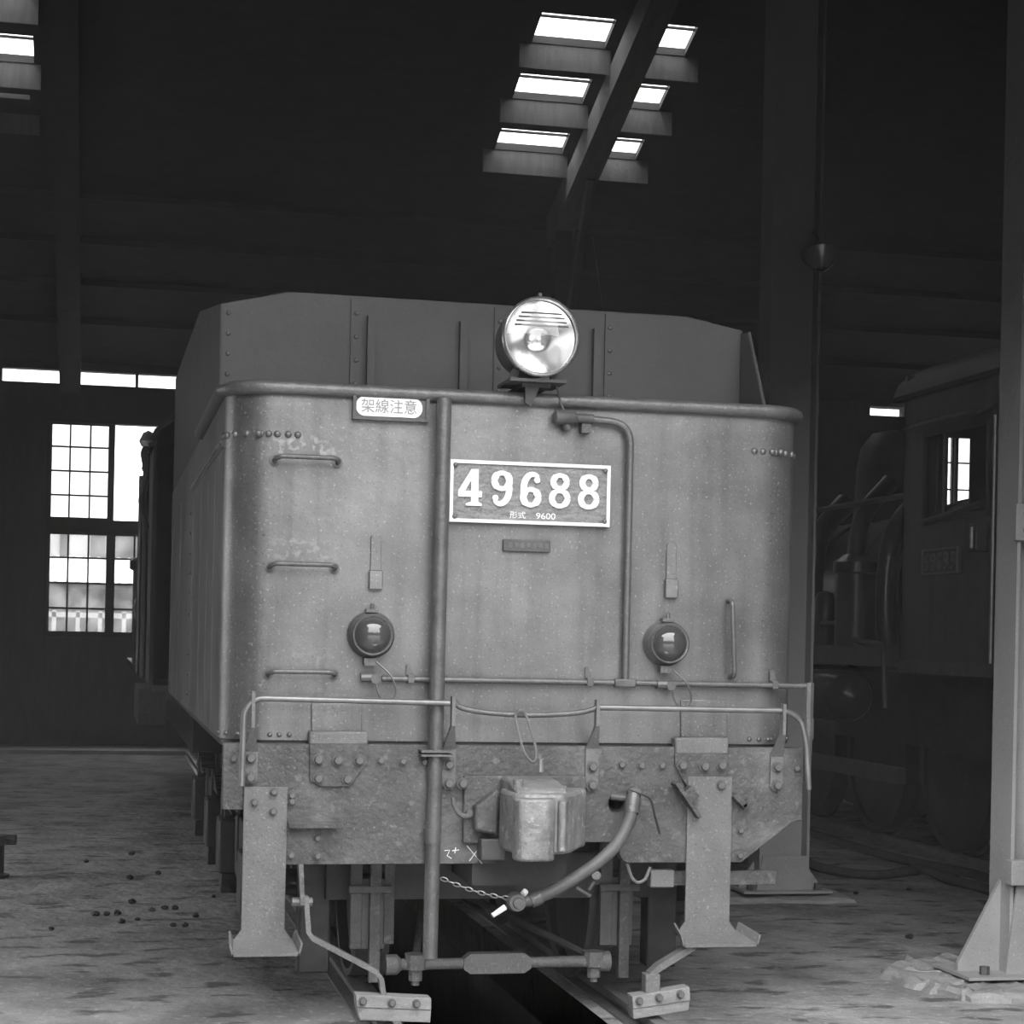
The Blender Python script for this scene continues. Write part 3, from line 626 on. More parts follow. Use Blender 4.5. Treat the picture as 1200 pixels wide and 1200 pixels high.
# end-of-tank brackets
def zbracket(u, j, l, bolts):
    b = MB(); P = lambda pts, Y: [(atY(x, y, Y).x, atY(x, y, Y).z) for x, y in pts]
    b.prism(P(l, -.058), -.060, YB)
    o = b.build('tank_bracket', 'beam', T, 30, bevel=.003)
    MB().prism(P(u, -.012), -.014, 0).build('bracket_top', 'tank', o, 30, bevel=.003); MB().prism(P(j, -.05), -.062, -.002).build('bracket_jog', 'step', o, 30, bevel=.008)
    for px, py in bolts: q = atY(px, py, -.06); inst(BOLTL, 'bolt', o, (q.x, -.060, q.z))
zbracket([(365,824),(424,824),(424,858),(365,858)], [(362,857),(431,857),(431,873),(362,873)], [(363,872),(363,915),(376,922),(410,922),(431,894),(431,872)], [(373,890),(396,891),(421,891),(373,912),(407,913)])
zbracket([(798,820),(852,820),(852,864),(798,864)], [(791,864),(853,864),(853,884),(791,884)], [(791,883),(791,897),(800,914),(806,925),(853,925),(853,883)], [(799,897),(825,898),(845,897),(844,920)])
# steps
def step(lx0, lx1, y0, y1, fx0, fx1, bolts):
    a = atY(lx0, y0, -.06); b = atY(lx1, y1, -.06); x0, x1 = a.x, b.x; z1, z0 = a.z, b.z
    pl = MB().prism([(x0, z1), (x1, z1), (x1, z0+.05), (x1+.035, z0), (x0-.035, z0), (x0, z0+.05)], -.066, -.052).build('step_plate', 'step', T, bevel=.002)
    g0 = atY(fx0, y1, -.15).x; g1 = atY(fx1, y1, -.15).x
    t = MB()
    for (sy, sz) in ((0, 0),):
        t.add([(x0-.035, -.06, z0+.012), (x1+.035, -.06, z0+.012), (g1, -.20, z0-.025), (g0, -.20, z0-.025), (x0-.035, -.06, z0), (x1+.035, -.06, z0), (g1, -.20, z0-.037), (g0, -.20, z0-.037)],
          [(0,3,2,1),(4,5,6,7),(0,1,5,4),(1,2,6,5),(2,3,7,6),(3,0,4,7)])
        for gx, s in ((g0, -1), (g1, 1)):
            t.add([(gx, -.20, z0-.037), (gx+s*.012, -.20, z0+.012), (gx+s*.004, -.20, z0+.012), (gx-s*.008, -.20, z0-.037),
                   ((x0-.035 if s < 0 else x1+.035), -.06, z0), ((x0-.05 if s < 0 else x1+.05), -.06, z0+.045), ((x0-.042 if s < 0 else x1+.042), -.06, z0+.045), ((x0-.027 if s < 0 else x1+.027), -.06, z0)],
                  [(0,1,2,3),(4,7,6,5),(0,4,5,1),(1,5,6,2),(2,6,7,3),(3,7,4,0)])
    t.build('foot_tread', 'step', pl, smooth=False)
    for px, py in bolts: q = atY(px, py, -.066); inst(BOLT, 'bolt', pl, (q.x, -.066, q.z))
step(286, 333, 922, 1103, 271, 350, [(321,928),(298,940),(320,951)])
step(806, 854, 910, 1093, 797, 884, [])
# small shelf on the beam and lamp brackets
sh = atY(337, 962, -.05); sh2 = atY(398, 968, -.05)
MB().prism([(-.045, sh.z), (-.115, sh.z-.012), (-.125, sh.z-.004), (-.12, sh.z-.022), (-.045, sh.z-.012)], sh.x, sh2.x, 'x').build('small_shelf', 'beam', T, smooth=False)
q = atY(808, 932, -.08); ba = MB()
def rotbox(mb, c, ax_ang, hx_, hz_, y0, y1):
    ca, sa = math.cos(ax_ang), math.sin(ax_ang)
    mb.prism([(c.x+a*hx_*ca-b*hz_*sa, c.z+a*hx_*sa+b*hz_*ca) for a, b in ((-1,-1),(1,-1),(1,1),(-1,1))], y0, y1)
rotbox(ba, atY(803, 937, -.07), math.radians(-54), .09, .008, -.12, YB); rotbox(ba, atY(808, 931, -.09), math.radians(-50), .028, .026, -.115, -.06)
ba.build('lamp_bracket', 'beam', T, bevel=.002)
ba = MB(); rotbox(ba, atY(866, 938, -.07), math.radians(-45), .035, .012, -.10, YB); rotbox(ba, atY(873, 942, -.07), math.radians(40), .02, .010, -.10, YB); ba.build('lamp_bracket', 'beam', T, bevel=.002)
# chalk marks
for pts in ([(547,991),(565,1012)], [(562,993),(550,1009)], [(521,997),(527,996),(524,1003),(529,1006)], [(530,997),(538,996)], [(534,993),(533,1000)]):
    MB().tube([atY(x, y, YB-.001) for x, y in pts], .0022, 4).build('chalk_mark', 'white', BM)
# valve hole with dark rim in the beam
q = atY(722, 941, YB); MB().lathe([(.0001, -.004), (.030, -.004), (.036, -.010), (.036, 0)], (q.x, YB+.004, q.z), (0, 1, 0), 16).build('pipe_hole', 'coal', BM)

# coupler
cx = TX; zl, zh = .775, 1.045
cp_poly = [(cx-.09, .0), (cx-.10, -.10), (cx-.125, -.20), (cx-.13, -.32), (cx-.11, -.40), (cx-.04, -.44), (cx+.09, -.44), (cx+.13, -.40), (cx+.225, -.20), (cx+.245, -.18), (cx+.245, -.12), (cx+.12, -.08), (cx+.09, 0)]
CP = MB().prism([(x, y) for x, y in cp_poly], zl+.02, zh-.01, 'z').build('coupler', 'coupler', T, 30, bevel=.014)
kn = [(cx-.13+.0, -.40)]
kn = [(cx-.115, -.40), (cx-.122, -.46), (cx-.108, -.50), (cx-.075, -.515), (cx+.005, -.515), (cx+.036, -.495), (cx+.044, -.45), (cx+.044, -.40)]
MB().prism(kn, zl, zh-.025, 'z').build('knuckle', 'coupler', CP, 40, bevel=.010)
MB().prism([(cx+.055, -.42), (cx+.062, -.46), (cx+.085, -.465), (cx+.105, -.43), (cx+.11, -.40)], zl+.03, zh-.035, 'z').build('knuckle_guard', 'coupler', CP, 40, bevel=.008)
MB().prism([(-.02, zh-.03), (-.42, zh-.03), (-.38, zh+.005), (-.25, zh+.03), (-.12, zh+.035), (-.02, zh+.02)], cx-.10, cx+.11, 'x').build('coupler_horn', 'coupler', CP, 30, bevel=.012)
MB().cyl((cx-.08, -.33, zh-.02), (cx-.08, -.33, zh+.04), .022, 12).build('knuckle_pin', 'coupler', CP)
q = atY(634, 893, -.28); MB().cyl((q.x, -.28, q.z-.04), (q.x, -.28, q.z+.012), .012, 10).build('lock_lifter', 'bright', CP)
MB().cyl((cx+.10, -.30, zh-.02), (cx+.10, -.30, zh+.012), .03, 12).build('pivot_pin', 'coupler', CP)
pk = MB(); pk.box(cx-.25, cx+.27, -.075, YB, .80, 1.08); 
PK = pk.build('striker_plate', 'beam', T, 30, bevel=.006)
for px, py in ((542,918),(549,953)): q = atY(px, py, -.075); inst(BOLTL, 'bolt', PK, (q.x, -.075, q.z))
MB().prism([(cx-.215, .96), (cx-.12, 1.03), (cx-.12, .84), (cx-.215, .86)], -.15, -.075).build('striker_wing', 'beam', PK, 30, bevel=.01)
MB().prism([(cx+.12, 1.07), (cx+.25, .98), (cx+.25, .83), (cx+.12, .80)], -.13, -.075).build('striker_wing', 'beam', PK, 30, bevel=.01)
MB().box(atY(563, 985, -.12).x, atY(592, 985, -.12).x, -.14, -.03, .735, .825).build('carrier_bracket', 'mid', PK, bevel=.006)
MB().tube(bez([atY(531, 935, -.09), atY(533, 945, -.10), atY(540, 955, -.11), atY(549, 957, -.11)], 5), .011, 8).build('carrier_hook', 'pipe', PK)
MB().box(cx-.2, cx+.2, -.03, .6, .62, .80).build('draft_gear_box', 'dark', T, smooth=False)

# brake hose
YHO = -.17
hp_ = [atY(741, 945, -.14), atY(736, 965, -.17), atY(722, 990, -.20), atY(700, 1011, -.22), atY(672, 1030, -.23), atY(648, 1044, -.23), atY(628, 1053, -.23)]
hose = MB().tube(bez(hp_, 6), .026, 12).build('brake_hose', 'rubber', T, 60)
MB().tube([atY(743, 930, -.13), atY(741, 943, -.14), atY(740, 953, -.15)], .033, 12, radii=[.03, .034, .032]).build('hose_clamp', 'pipe', hose)
MB().tube([atY(742, 930, -.045), atY(744, 931, -.13)], .03, 12).build('angle_cock', 'pipe', hose)
MB().tube([atY(716, 933, -.08), atY(742, 936, -.10)], .016, 10).build('cock_spindle', 'mid', hose)
MB().tube(bez([atY(738, 925, -.15), atY(750, 930, -.16), atY(762, 937, -.15), atY(767, 955, -.13), atY(773, 977, -.10)], 5), .005, 6).build('cock_handle', 'coal', hose)
MB().tube([atY(633, 1051, -.23), atY(622, 1055, -.23)], .033, 12).build('hose_clamp', 'pipe', hose)
g = atY(605, 1057, -.24)
MB().lathe([(.0001, -.045), (.02, -.045), (.022, -.03), (.034, -.03), (.040, -.01), (.040, .03), (.03, .045), (.0001, .045)], g, (0, 1, 0), 20).build('hose_coupling', 'pipe', hose, 40)
MB().tube([g, atY(622, 1055, -.23)], .026, 12).build('coupling_neck', 'pipe', hose)
MB().tube([atY(592, 1063, -.25), atY(577, 1073, -.26)], .011, 8, radii=[.013, .010]).build('coupling_lug', 'white', hose)
MB().cyl(atY(613, 1048, -.26), atY(616, 1044, -.25), .013, 8).build('coupling_boss', 'white', hose)
# chain links
ca, cb = atY(517, 1029, -.11), atY(597, 1053, -.23); nl = 11
for k in range(nl):
    t = (k+.5)/nl; c = ca.lerp(cb, t)+Vector((0, 0, -.012*math.sin(PI*t))); d = (cb-ca).normalized(); L_ = (cb-ca).length/nl*.62
    u = d.cross(Vector((0, 1, 0))).normalized() if k % 2 == 0 else Vector((0, 1, 0)); 
    pts = [c+d*L_*math.cos(2*PI*j/10)+u*.0075*math.sin(2*PI*j/10) for j in range(10)]
    MB().tube(pts, .0026, 5, closed=True).build('chain_link', 'bright', hose)
th_ = MB(); th_.tube([atY(699, 1029, -.05), atY(690, 1043, -.05)], .009, 8); th_.tube([atY(675, 1040, -.05), atY(692, 1050, -.05)], .008, 8); th_.cyl(atY(699, 1032, -.02), atY(699, 1026, -.08), .02, 8); th_.build('drain_cock', 'pipe', T)
MB().tube(bez([atY(735, 1012, -.03), atY(740, 1027, -.03), atY(747, 1034, -.03), atY(756, 1030, -.03), atY(762, 1016, -.03)], 5), .007, 6).build('rope_loop', 'step', T)

# bogies
ZA = .083+.43
def bogie(y0, name='bogie'):
    base = MB()
    for sx in (-1, 1):
        x = TX+sx*.98
        base.prism([(y0-1.12, ZA-.06), (y0-1.12, ZA+.10), (y0-.45, ZA+.18), (y0+.45, ZA+.18), (y0+1.12, ZA+.10), (y0+1.12, ZA-.06), (y0+.45, ZA-.16), (y0-.45, ZA-.16)], x-.025, x+.025, 'x')
    base.box(TX-.98, TX+.98, y0-.15, y0+.15, ZA+.05, ZA+.20)
    B = base.build(name, 'dark', T, smooth=False)
    MB().box(TX-.75, TX+.75, y0-1.32, y0-1.22, .50, .70).build('end_beam', 'dark', B, smooth=False)
    for ya in (y0-.8, y0+.8):
        MB().cyl((TX-.98, ya, ZA), (TX+.98, ya, ZA), .06, 14).build('axle', 'dark', B)
        for sx in (-1, 1):
            x = TX+sx*.533
            MB().lathe([(.06, -.03), (.40, -.012), (.40, -.06), (.43, -.06), (.43, .045), (.455, .055), (.455, .085), (.38, .085), (.38, .05), (.06, .06)], (x, ya, ZA), (-sx, 0, 0), 36).build('wheel', 'mid', B, 40)
            bx = TX+sx*1.0
            MB().box(bx-.09, bx+.09, ya-.13, ya+.13, ZA-.15, ZA+.14).build('axle_box', 'dark', B, bevel=.015)
            sp = MB()
            for k in range(6): sp.box(bx-.045, bx+.045, ya-.42+k*.06, ya+.42-k*.06, ZA+.19+k*.016, ZA+.204+k*.016)
            sp.box(bx-.055, bx+.055, ya-.05, ya+.05, ZA+.14, ZA+.31)
            sp.build('leaf_spring', 'dark', B, smooth=False)
            MB().cyl((bx-.0, ya-.40, ZA-.05), (bx, ya-.40, ZA+.22), .022, 8).build('spring_hanger', 'dark', B)
            MB().prism([(ya-.13, ZA-.15), (ya+.13, ZA-.15), (ya+.08, ZA-.26), (ya-.08, ZA-.26)], bx-.07, bx+.07, 'x').build('axle_keep', 'dark', B, smooth=False)
    return B
B1 = bogie(1.75); B2 = bogie(4.6)
# brake rigging in front of the leading wheels
YBR = .34
for px, sx in ((431, -1), (747, 1)):
    a = atY(px, 1015, YBR); x = TX+sx*.555
    hg = MB().box(x-.020, x+.028, YBR-.03, YBR+.01, .16, .78).build('brake_hanger', 'beam', T, bevel=.003)
    MB().box(x-.10, x-.045, YBR-.0, YBR+.04, .30, .76).build('hanger_strap', 'mid', hg, bevel=.003) if sx > 0 else MB().box(x-.10, x-.05, YBR, YBR+.04, .3, .76).build('hanger_strap', 'mid', hg, bevel=.003)
    MB().box(x+.045, x+.09, YBR-.0, YBR+.04, .32, .76).build('hanger_strap', 'beam', hg, bevel=.003) if sx < 0 else None
    MB().prism([(YBR+.01, .30), (YBR+.10, .28), (YBR+.11, .62), (YBR+.01, .60)], x-.05, x+.05, 'x').build('brake_block', 'mid', hg, smooth=False)
    MB().cyl((x-.11, YBR-.02, .56), (x+.07, YBR-.02, .56), .017, 8).build('hanger_bolt', 'bolt', hg)
zr_ = atY(595, 1128, YBR).z
xa, xb = TX-.50, TX+.50
cr_ = MB(); cr_.tube([(xa, YBR, zr_), (xa+.05, YBR, zr_), (xa+.07, YBR, zr_), (TX-.14, YBR, zr_)], .03, 10, radii=[.045, .045, .026, .024]); cr_.tube([(TX+.14, YBR, zr_), (xb-.07, YBR, zr_), (xb-.05, YBR, zr_), (xb, YBR, zr_)], .03, 10, radii=[.024, .026, .045, .045])
cr_.prism([(TX-.16, zr_-.022), (TX-.13, zr_-.042), (TX+.11, zr_-.042), (TX+.14, zr_-.022), (TX+.14, zr_+.022), (TX+.11, zr_+.045), (TX-.13, zr_+.045), (TX-.16, zr_+.022)], YBR-.03, YBR+.03)
BR = cr_.build('brake_beam', 'step', T, 40)
for px in (487, 696):
    q = atY(px, 1120, YBR)
    MB().lathe([(.05, .045), (.05, -.02), (.03, -.02), (.03, -.07), (.018, -.07), (.018, -.09), (.0001, -.09)], (q.x, YBR, zr_), (0, 0, 1), 10, cap0=True).build('pull_rod_joint', 'step', BR)
MB().tube([(atY(487, 1115, YBR).x, YBR, zr_+.02), (TX-.16, 1.3, .46)], .018, 8).build('pull_rod', 'mid', BR)
MB().tube([(atY(692, 1115, YBR).x, YBR, zr_+.02), (TX-.10, 1.3, .46)], .018, 8).build('pull_rod', 'mid', BR)
for sx in (-1, 1):  # dark plates added in place of the shadow under tender and bogie
    MB().box(TX+sx*.79-.07, TX+sx*.79+.07, .50, .62, .17, .70).build('guard_iron', 'coal', T, bevel=.01)
# rail sweepers
def flat(pts, wx, wy, name, m, parent):
    pts = [Vector(p) for p in pts]; b = MB(); prev = None; vs = []
    for i, p in enumerate(pts):
        t = (pts[min(i+1, len(pts)-1)]-pts[max(i-1, 0)]).normalized(); u = Vector((0, 1, 0)); v = t.cross(u).normalized()
        vs.append([p+v*wx+u*wy, p-v*wx+u*wy, p-v*wx-u*wy, p+v*wx-u*wy])
    V = [q for r_ in vs for q in r_]; F = []
    for i in range(len(pts)-1):
        for j in range(4): F.append((i*4+j, i*4+(j+1) % 4, i*4+4+(j+1) % 4, i*4+4+j))
    F += [(3, 2, 1, 0), tuple(range(len(V)-4, len(V)))]
    return b.add(V, F).build(name, m, parent, smooth=False)
YS = -.16
SWL = flat([atY(352, 1012, YS), atY(354, 1060, YS)], .009, .028, 'sweeper_hanger', 'beam', T)
flat([atY(358, 1050, YS+.01), atY(361, 1092, YS), atY(366, 1099, YS), atY(440, 1138, YS), atY(446, 1146, YS), atY(449, 1166, YS)], .010, .028, 'sweeper_arm', 'step', SWL)
MB().cyl(atY(342, 1057, YS), atY(366, 1057, YS), .018, 8).build('sweeper_bolt', 'bolt', SWL)
def board(pts, y0, y1, nm):
    return MB().prism([(atY(x, y, YS).x, atY(x, y, YS).z) for x, y in pts], y0, y1)
board([(415,1163),(503,1167),(503,1181),(416,1178)], YS-.05, YS+.03, 0).build('sweeper_board', 'wood', SWL, bevel=.003)
board([(416,1178),(503,1181),(502,1196),(420,1193)], YS-.045, YS+.03, 0).build('sweeper_board', 'wood', SWL, bevel=.003)
for px, py in ((425,1173),(459,1175),(488,1176)): q = atY(px, py, YS-.05); inst(BOLT, 'bolt', SWL, (q.x, YS-.05, q.z))
SWR = flat([atY(826, 1100, .05), atY(812, 1108, YS+.02), atY(771, 1133, YS), atY(763, 1140, YS), atY(761, 1166, YS)], .014, .03, 'sweeper_arm', 'step', T)
MB().box(*[f_ for f_ in (atY(754,1150,YS).x, atY(771,1150,YS).x)], YS-.035, YS+.03, atY(760,1166,YS).z, atY(760,1140,YS).z).build('sweeper_clevis', 'step', SWR, bevel=.004)
board([(737,1165),(804,1154),(805,1170),(738,1180)], YS-.05, YS+.03, 0).build('sweeper_board', 'wood', SWR, bevel=.003)
board([(738,1180),(805,1170),(803,1182),(739,1192)], YS-.045, YS+.03, 0).build('sweeper_board', 'wood', SWR, bevel=.003)
for px, py in ((749,1173),(772,1169),(797,1165)): q = atY(px, py, YS-.05); inst(BOLT, 'bolt', SWR, (q.x, YS-.05, q.z))
gb = MB().box(atY(762,1020,.05).x, atY(908,1020,.05).x, .03, .06, atY(800,1037,.05).z, atY(800,1020,.05).z).build('guard_bar', 'beam', T, bevel=.003)
MB().box(atY(762,1020,.0).x, atY(790,1020,.0).x, -.01, .05, atY(776,1040,0).z, atY(776,1019,0).z).build('guard_end', 'step', gb, bevel=.006)
MB().box(-1.0+TX*2, 1.0, .03, 5.9, 1.0, 1.19).build('underframe', 'dark', T, smooth=False)

# ------------------------------------------------------------------ locomotive ahead of the tender
LO = thing('steam_locomotive', 'black steam locomotive cab coupled in front of the grey tender', 'locomotive', (TX, 6.35, .08))
cabp = MB(); cabp.box(-1.33, -1.30, 6.4, 8.3, 1.25, 3.05); cabp.box(1.39, 1.42, 6.4, 8.3, 1.25, 3.05); cabp.box(-1.33, 1.42, 8.27, 8.3, 1.25, 3.3); cabp.box(-1.30, 1.39, 6.4, 8.3, 1.2, 1.25)
cabp.build('cab_shell', 'cab', LO, smooth=False)
rp = [(TX+1.42*math.cos(PI*k/12), 3.02+.42*math.sin(PI*k/12)) for k in range(13)]
MB().prism(rp+[(x*.99, z-.03) for x, z in reversed(rp)], 6.3, 8.5).build('cab_roof', 'cab', LO, 40)
for y in (6.38, 6.62, 8.4): MB().tube([(-1.375, y, 1.3), (-1.375, y, 2.95)], .02, 8).build('cab_handrail', 'gloss', LO)
MB().lathe([(.78, 0), (.78, 6.2), (.70, 6.25), (.0001, 6.3)], (TX, 8.3, 2.15), (0, 1, 0), 32).build('boiler', 'dark', LO, 40)
MB().box(-1.38, 1.46, 8.3, 14.6, 1.28, 1.33).build('running_board', 'dark', LO, smooth=False)
MB().tube([(-1.2, 9.0, 1.85), (-1.2, 10.2, 1.85)], .2, 16).build('air_reservoir', 'gloss', LO)
MB().lathe([(.2, 0), (.2, .9), (.24, .92), (.24, 1.0), (.15, 1.05)], (-1.18, 11.0, 1.33), (0, 0, 1), 16).build('air_pump', 'gloss', LO)
MB().box(-1.40, -1.2, 6.45, 8.2, .95, 1.22).build('cab_step_panel', 'dark', LO, smooth=False)
MB().box(-1.0, 1.09, 6.4, 14.8, .75, 1.2).build('main_frame', 'dark', LO, smooth=False)
for y in (7.3, 9.0, 10.5, 12.0):
    for sx in (-1, 1): MB().lathe([(.08, -.05), (.55, -.03), (.55, -.06), (.625, -.06), (.625, .05), (.65, .06), (.65, .085), (.5, .085), (.08, .06)], (TX+sx*.533, y, .08+.63), (-sx, 0, 0), 32).build('driving_wheel', 'dark', LO, 40)
MB().tube(bez([(-1.36, 6.4, 3.02), (-1.40, 6.35, 2.95), (-1.38, 6.3, 2.8), (-1.41, 6.32, 2.6), (-1.37, 6.34, 2.4)], 5), .025, 8).build('steam_pipe', 'gloss', LO)
MB().lathe([(.05, 0), (.07, .04), (.04, .1), (.0001, .12)], (-1.37, 6.36, 3.0), (0, 0, 1), 10).build('valve_cap', 'bright', LO)

# ------------------------------------------------------------------ dark locomotive on the next track
L2 = thing('steam_locomotive', 'dark steam locomotive with a cab number plate beyond the steel columns', 'locomotive', (TX2, 4.9, .08))
SX = 3.95; WY0, WY1, WZ0, WZ1 = 3.62, 4.58, 2.55, 3.12
cs = MB(); holes(cs, 2.8, 4.95, 1.55, 3.47, [(WY0, WY1, WZ0, WZ1)], lambda a, b, c, d: cs.box(SX, SX+.03, a, b, c, d))
X2 = 2*TX2-SX
holes(cs, 2.8, 4.95, 1.55, 3.47, [(3.2, 4.7, WZ0-.1, WZ1+.1)], lambda a, b, c, d: cs.box(X2-.03, X2, a, b, c, d))
FW = []
holes(cs, SX, X2, 1.55, 3.6, [(4.28, 4.46, 2.5, 3.17), (4.185, 4.205, 2.5, 3.17), (5.7, 6.5, 2.4, 3.3)], lambda a, b, c, d: cs.box(a, b, 4.92, 4.95, c, d))
cs.box(SX, X2, 2.8, 4.95, 1.5, 1.55)
cab2 = cs.build('cab_shell', 'cab', L2, smooth=False)
rp = [(TX2+1.40*math.cos(PI*k/14), 3.45+.40*math.sin(PI*k/14)) for k in range(15)]
MB().prism(rp+[(TX2+(x-TX2)*.985, z-.03) for x, z in reversed(rp)], 2.7, 5.05).build('cab_roof', 'cab', L2, 40)
wf_ = MB(); wf_.box(SX-.02, SX+.04, WY0-.03, WY1+.03, WZ0-.04, WZ0); wf_.box(SX-.02, SX+.04, WY0-.03, WY1+.03, WZ1, WZ1+.03); wf_.box(SX-.02, SX+.04, WY0-.03, WY0, WZ0, WZ1); wf_.box(SX-.02, SX+.04, WY1, WY1+.03, WZ0, WZ1); wf_.box(SX, SX+.02, 4.27, 4.31, WZ0, WZ1)
WF = wf_.build('window_frame', 'cab', cab2, smooth=False)
MB().box(SX+.008, SX+.012, 4.31, WY1, WZ0, WZ1).build('window_pane', 'glass', cab2, smooth=False)
MB().prism([(SX-.14, WZ1+.06), (SX, WZ1+.12), (SX, WZ1+.10), (SX-.14, WZ1+.04)], WY0-.1, WY1+.12).build('rain_hood', 'cab', cab2, smooth=False)
MB().tube([(SX-.03, 3.62, 2.60), (SX-.03, 4.5, 2.52)], .025, 8).build('arm_rest', 'mid', cab2)
n0 = atX(1085, 645, SX-.02); n1 = atX(1127, 673, SX-.02)
NP2 = MB().box(SX-.025, SX, 3.985, 4.545, 2.15, 2.33).build('number_plate', 'cab', L2, bevel=.003)
fr = MB(); fr.box(SX-.035, SX-.025, 3.985, 4.545, 2.15, 2.165); fr.box(SX-.035, SX-.025, 3.985, 4.545, 2.315, 2.33); fr.box(SX-.035, SX-.025, 3.985, 4.0, 2.165, 2.315); fr.box(SX-.035, SX-.025, 4.53, 4.545, 2.165, 2.315)
fr.build('plate_border', 'step', NP2, smooth=False)
for k, ch in enumerate('59695'):
    d = digit(ch, 0, 0, .12, -.008, 0, 'step', NP2)
    d.rotation_euler = (0, 0, -PI/2); d.location = Vector((SX-.025, 4.51-k*.103, 2.18))-rootloc(NP2)
    for v in d.data.vertices: v.co = v.co+rootloc(NP2)
MB().tube([(SX-.05, 3.44, 1.55), (SX-.05, 3.44, 3.15)], .014, 8).build('cab_handrail', 'bright', L2)
lb = MB().box(SX-.09, SX, 3.60, 3.72, 2.28, 2.46).build('cab_lamp_box', 'cab', L2, bevel=.01)
MB().tube([(SX-.10, 3.64, 2.30), (SX-.10, 3.64, 2.44)], .014, 8).build('gauge_glass', 'bright', lb)
MB().box(SX-.02, SX+.02, 2.8, 4.95, 1.46, 1.55).build('cab_valance', 'mid', L2, smooth=False)
MB().lathe([(.75, 0), (.75, 2.2), (.70, 2.21), (.70, 6.6), (.62, 6.7), (.0001, 6.75)], (TX2, 4.95, 2.1), (0, 1, 0), 40).build('boiler', 'gloss', L2, 30)
for y in (5.6, 6.3, 7.2, 8.3, 9.4):
    MB().lathe([(.705 if y > 7.16 else .755, 0), (.725 if y > 7.16 else .775, 0), (.725 if y > 7.16 else .775, .07), (.705 if y > 7.16 else .755, .07)], (TX2, y, 2.1), (0, 1, 0), 40).build('boiler_band', 'mid', L2, 30)
MB().lathe([(.36, 0), (.33, .5), (.30, .68), (.20, .82), (.0001, .86)], (TX2, 8.2, 2.75), (0, 0, 1), 24).build('steam_dome', 'mid', L2, 60)
MB().tube([(SX+.02, 4.95, 2.74), (SX+.02, 11, 2.74)], .022, 8).build('boiler_handrail', 'bright', L2)
rb = MB(); rb.box(SX-.02, X2+.02, 5.0, 11.5, 1.60, 1.65); rb.box(SX-.02, SX+.02, 5.0, 11.5, 1.50, 1.60); rb.build('running_board', 'mid', L2, smooth=False)
for (y, z, r_) in ((5.5, 2.2, .13), (6.1, 2.35, .12), (7.0, 2.25, .15)):
    MB().tube(bez([(SX+.15, y, 1.65), (SX+.12, y, z-.2), (SX+.2, y+.05, z+.3), (SX+.45, y+.1, z+.6)], 5), r_*.6, 12).build('feed_pipe', 'gloss', L2)
MB().lathe([(.16, 0), (.16, .55), (.18, .56), (.18, .64), (.10, .7)], (SX+.05, 5.9, 1.65), (0, 0, 1), 18).build('air_pump', 'gloss', L2)
MB().lathe([(.09, 0), (.09, .35), (.06, .42), (.0001, .44)], (SX+.08, 6.6, 1.65), (0, 0, 1), 14).build('lubricator', 'gloss', L2)
MB().lathe([(.0001, 0), (.16, .05), (.2, .12), (.2, 1.6), (.16, 1.67), (.0001, 1.72)], (SX+.1, 6.0, 1.25), (0, 1, 0), 20).build('air_reservoir', 'gloss', L2, 50)
MB().tube(fillet([(SX-.02, 5.15, 1.2), (SX-.02, 5.2, 1.66), (SX-.02, 5.9, 1.70), (SX-.02, 6.0, 1.82), (SX-.02, 6.4, 1.82)], .06), .02, 8).build('lubricating_pipe', 'mid', L2)
MB().box(TX2-.95, TX2+.95, 2.8, 11.8, .9, 1.45).build('main_frame', 'dark', L2, smooth=False)
for y in (3.6, 5.6, 7.1, 8.6, 10.1):
    for sx in (-1, 1): MB().lathe([(.08, -.05), (.55, -.03), (.55, -.06), (.625, -.06), (.625, .05), (.65, .06), (.65, .085), (.5, .085), (.08, .06)], (TX2+sx*.533, y, .08+.63), (-sx, 0, 0), 32).build('driving_wheel', 'dark', L2, 40)
MB().box(SX+.2, SX+.27, 5.4, 10.3, .62, .74).build('coupling_rod', 'mid', L2, smooth=False)

# ------------------------------------------------------------------ steel columns
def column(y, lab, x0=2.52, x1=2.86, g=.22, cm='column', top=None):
    top = top or (zf(y) if y < YM else zr(y))
    c = thing('steel_column', lab, 'column', ((x0+x1)/2, y, .06), 'shed columns between the tracks')
    d = .11
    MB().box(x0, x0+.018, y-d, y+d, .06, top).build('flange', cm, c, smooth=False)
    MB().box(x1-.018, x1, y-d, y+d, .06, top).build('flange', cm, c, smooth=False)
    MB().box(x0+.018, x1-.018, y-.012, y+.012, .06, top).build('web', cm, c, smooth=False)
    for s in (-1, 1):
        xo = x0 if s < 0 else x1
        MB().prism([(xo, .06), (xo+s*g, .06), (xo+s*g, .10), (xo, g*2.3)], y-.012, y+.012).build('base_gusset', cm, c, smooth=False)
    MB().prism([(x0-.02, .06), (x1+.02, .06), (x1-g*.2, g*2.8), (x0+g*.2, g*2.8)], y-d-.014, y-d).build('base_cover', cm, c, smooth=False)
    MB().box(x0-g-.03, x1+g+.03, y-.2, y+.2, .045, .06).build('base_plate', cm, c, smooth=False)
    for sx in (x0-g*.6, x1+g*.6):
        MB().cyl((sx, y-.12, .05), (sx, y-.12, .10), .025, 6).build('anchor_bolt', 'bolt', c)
    return c
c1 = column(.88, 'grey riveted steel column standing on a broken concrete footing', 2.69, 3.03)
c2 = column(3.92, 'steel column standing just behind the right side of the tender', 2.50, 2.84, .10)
q = atX(1172, 1030, 2.6)
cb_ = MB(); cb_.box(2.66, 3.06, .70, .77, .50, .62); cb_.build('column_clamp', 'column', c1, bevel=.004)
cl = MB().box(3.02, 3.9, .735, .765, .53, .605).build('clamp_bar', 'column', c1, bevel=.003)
q2 = atX(1190, 600, 2.5)
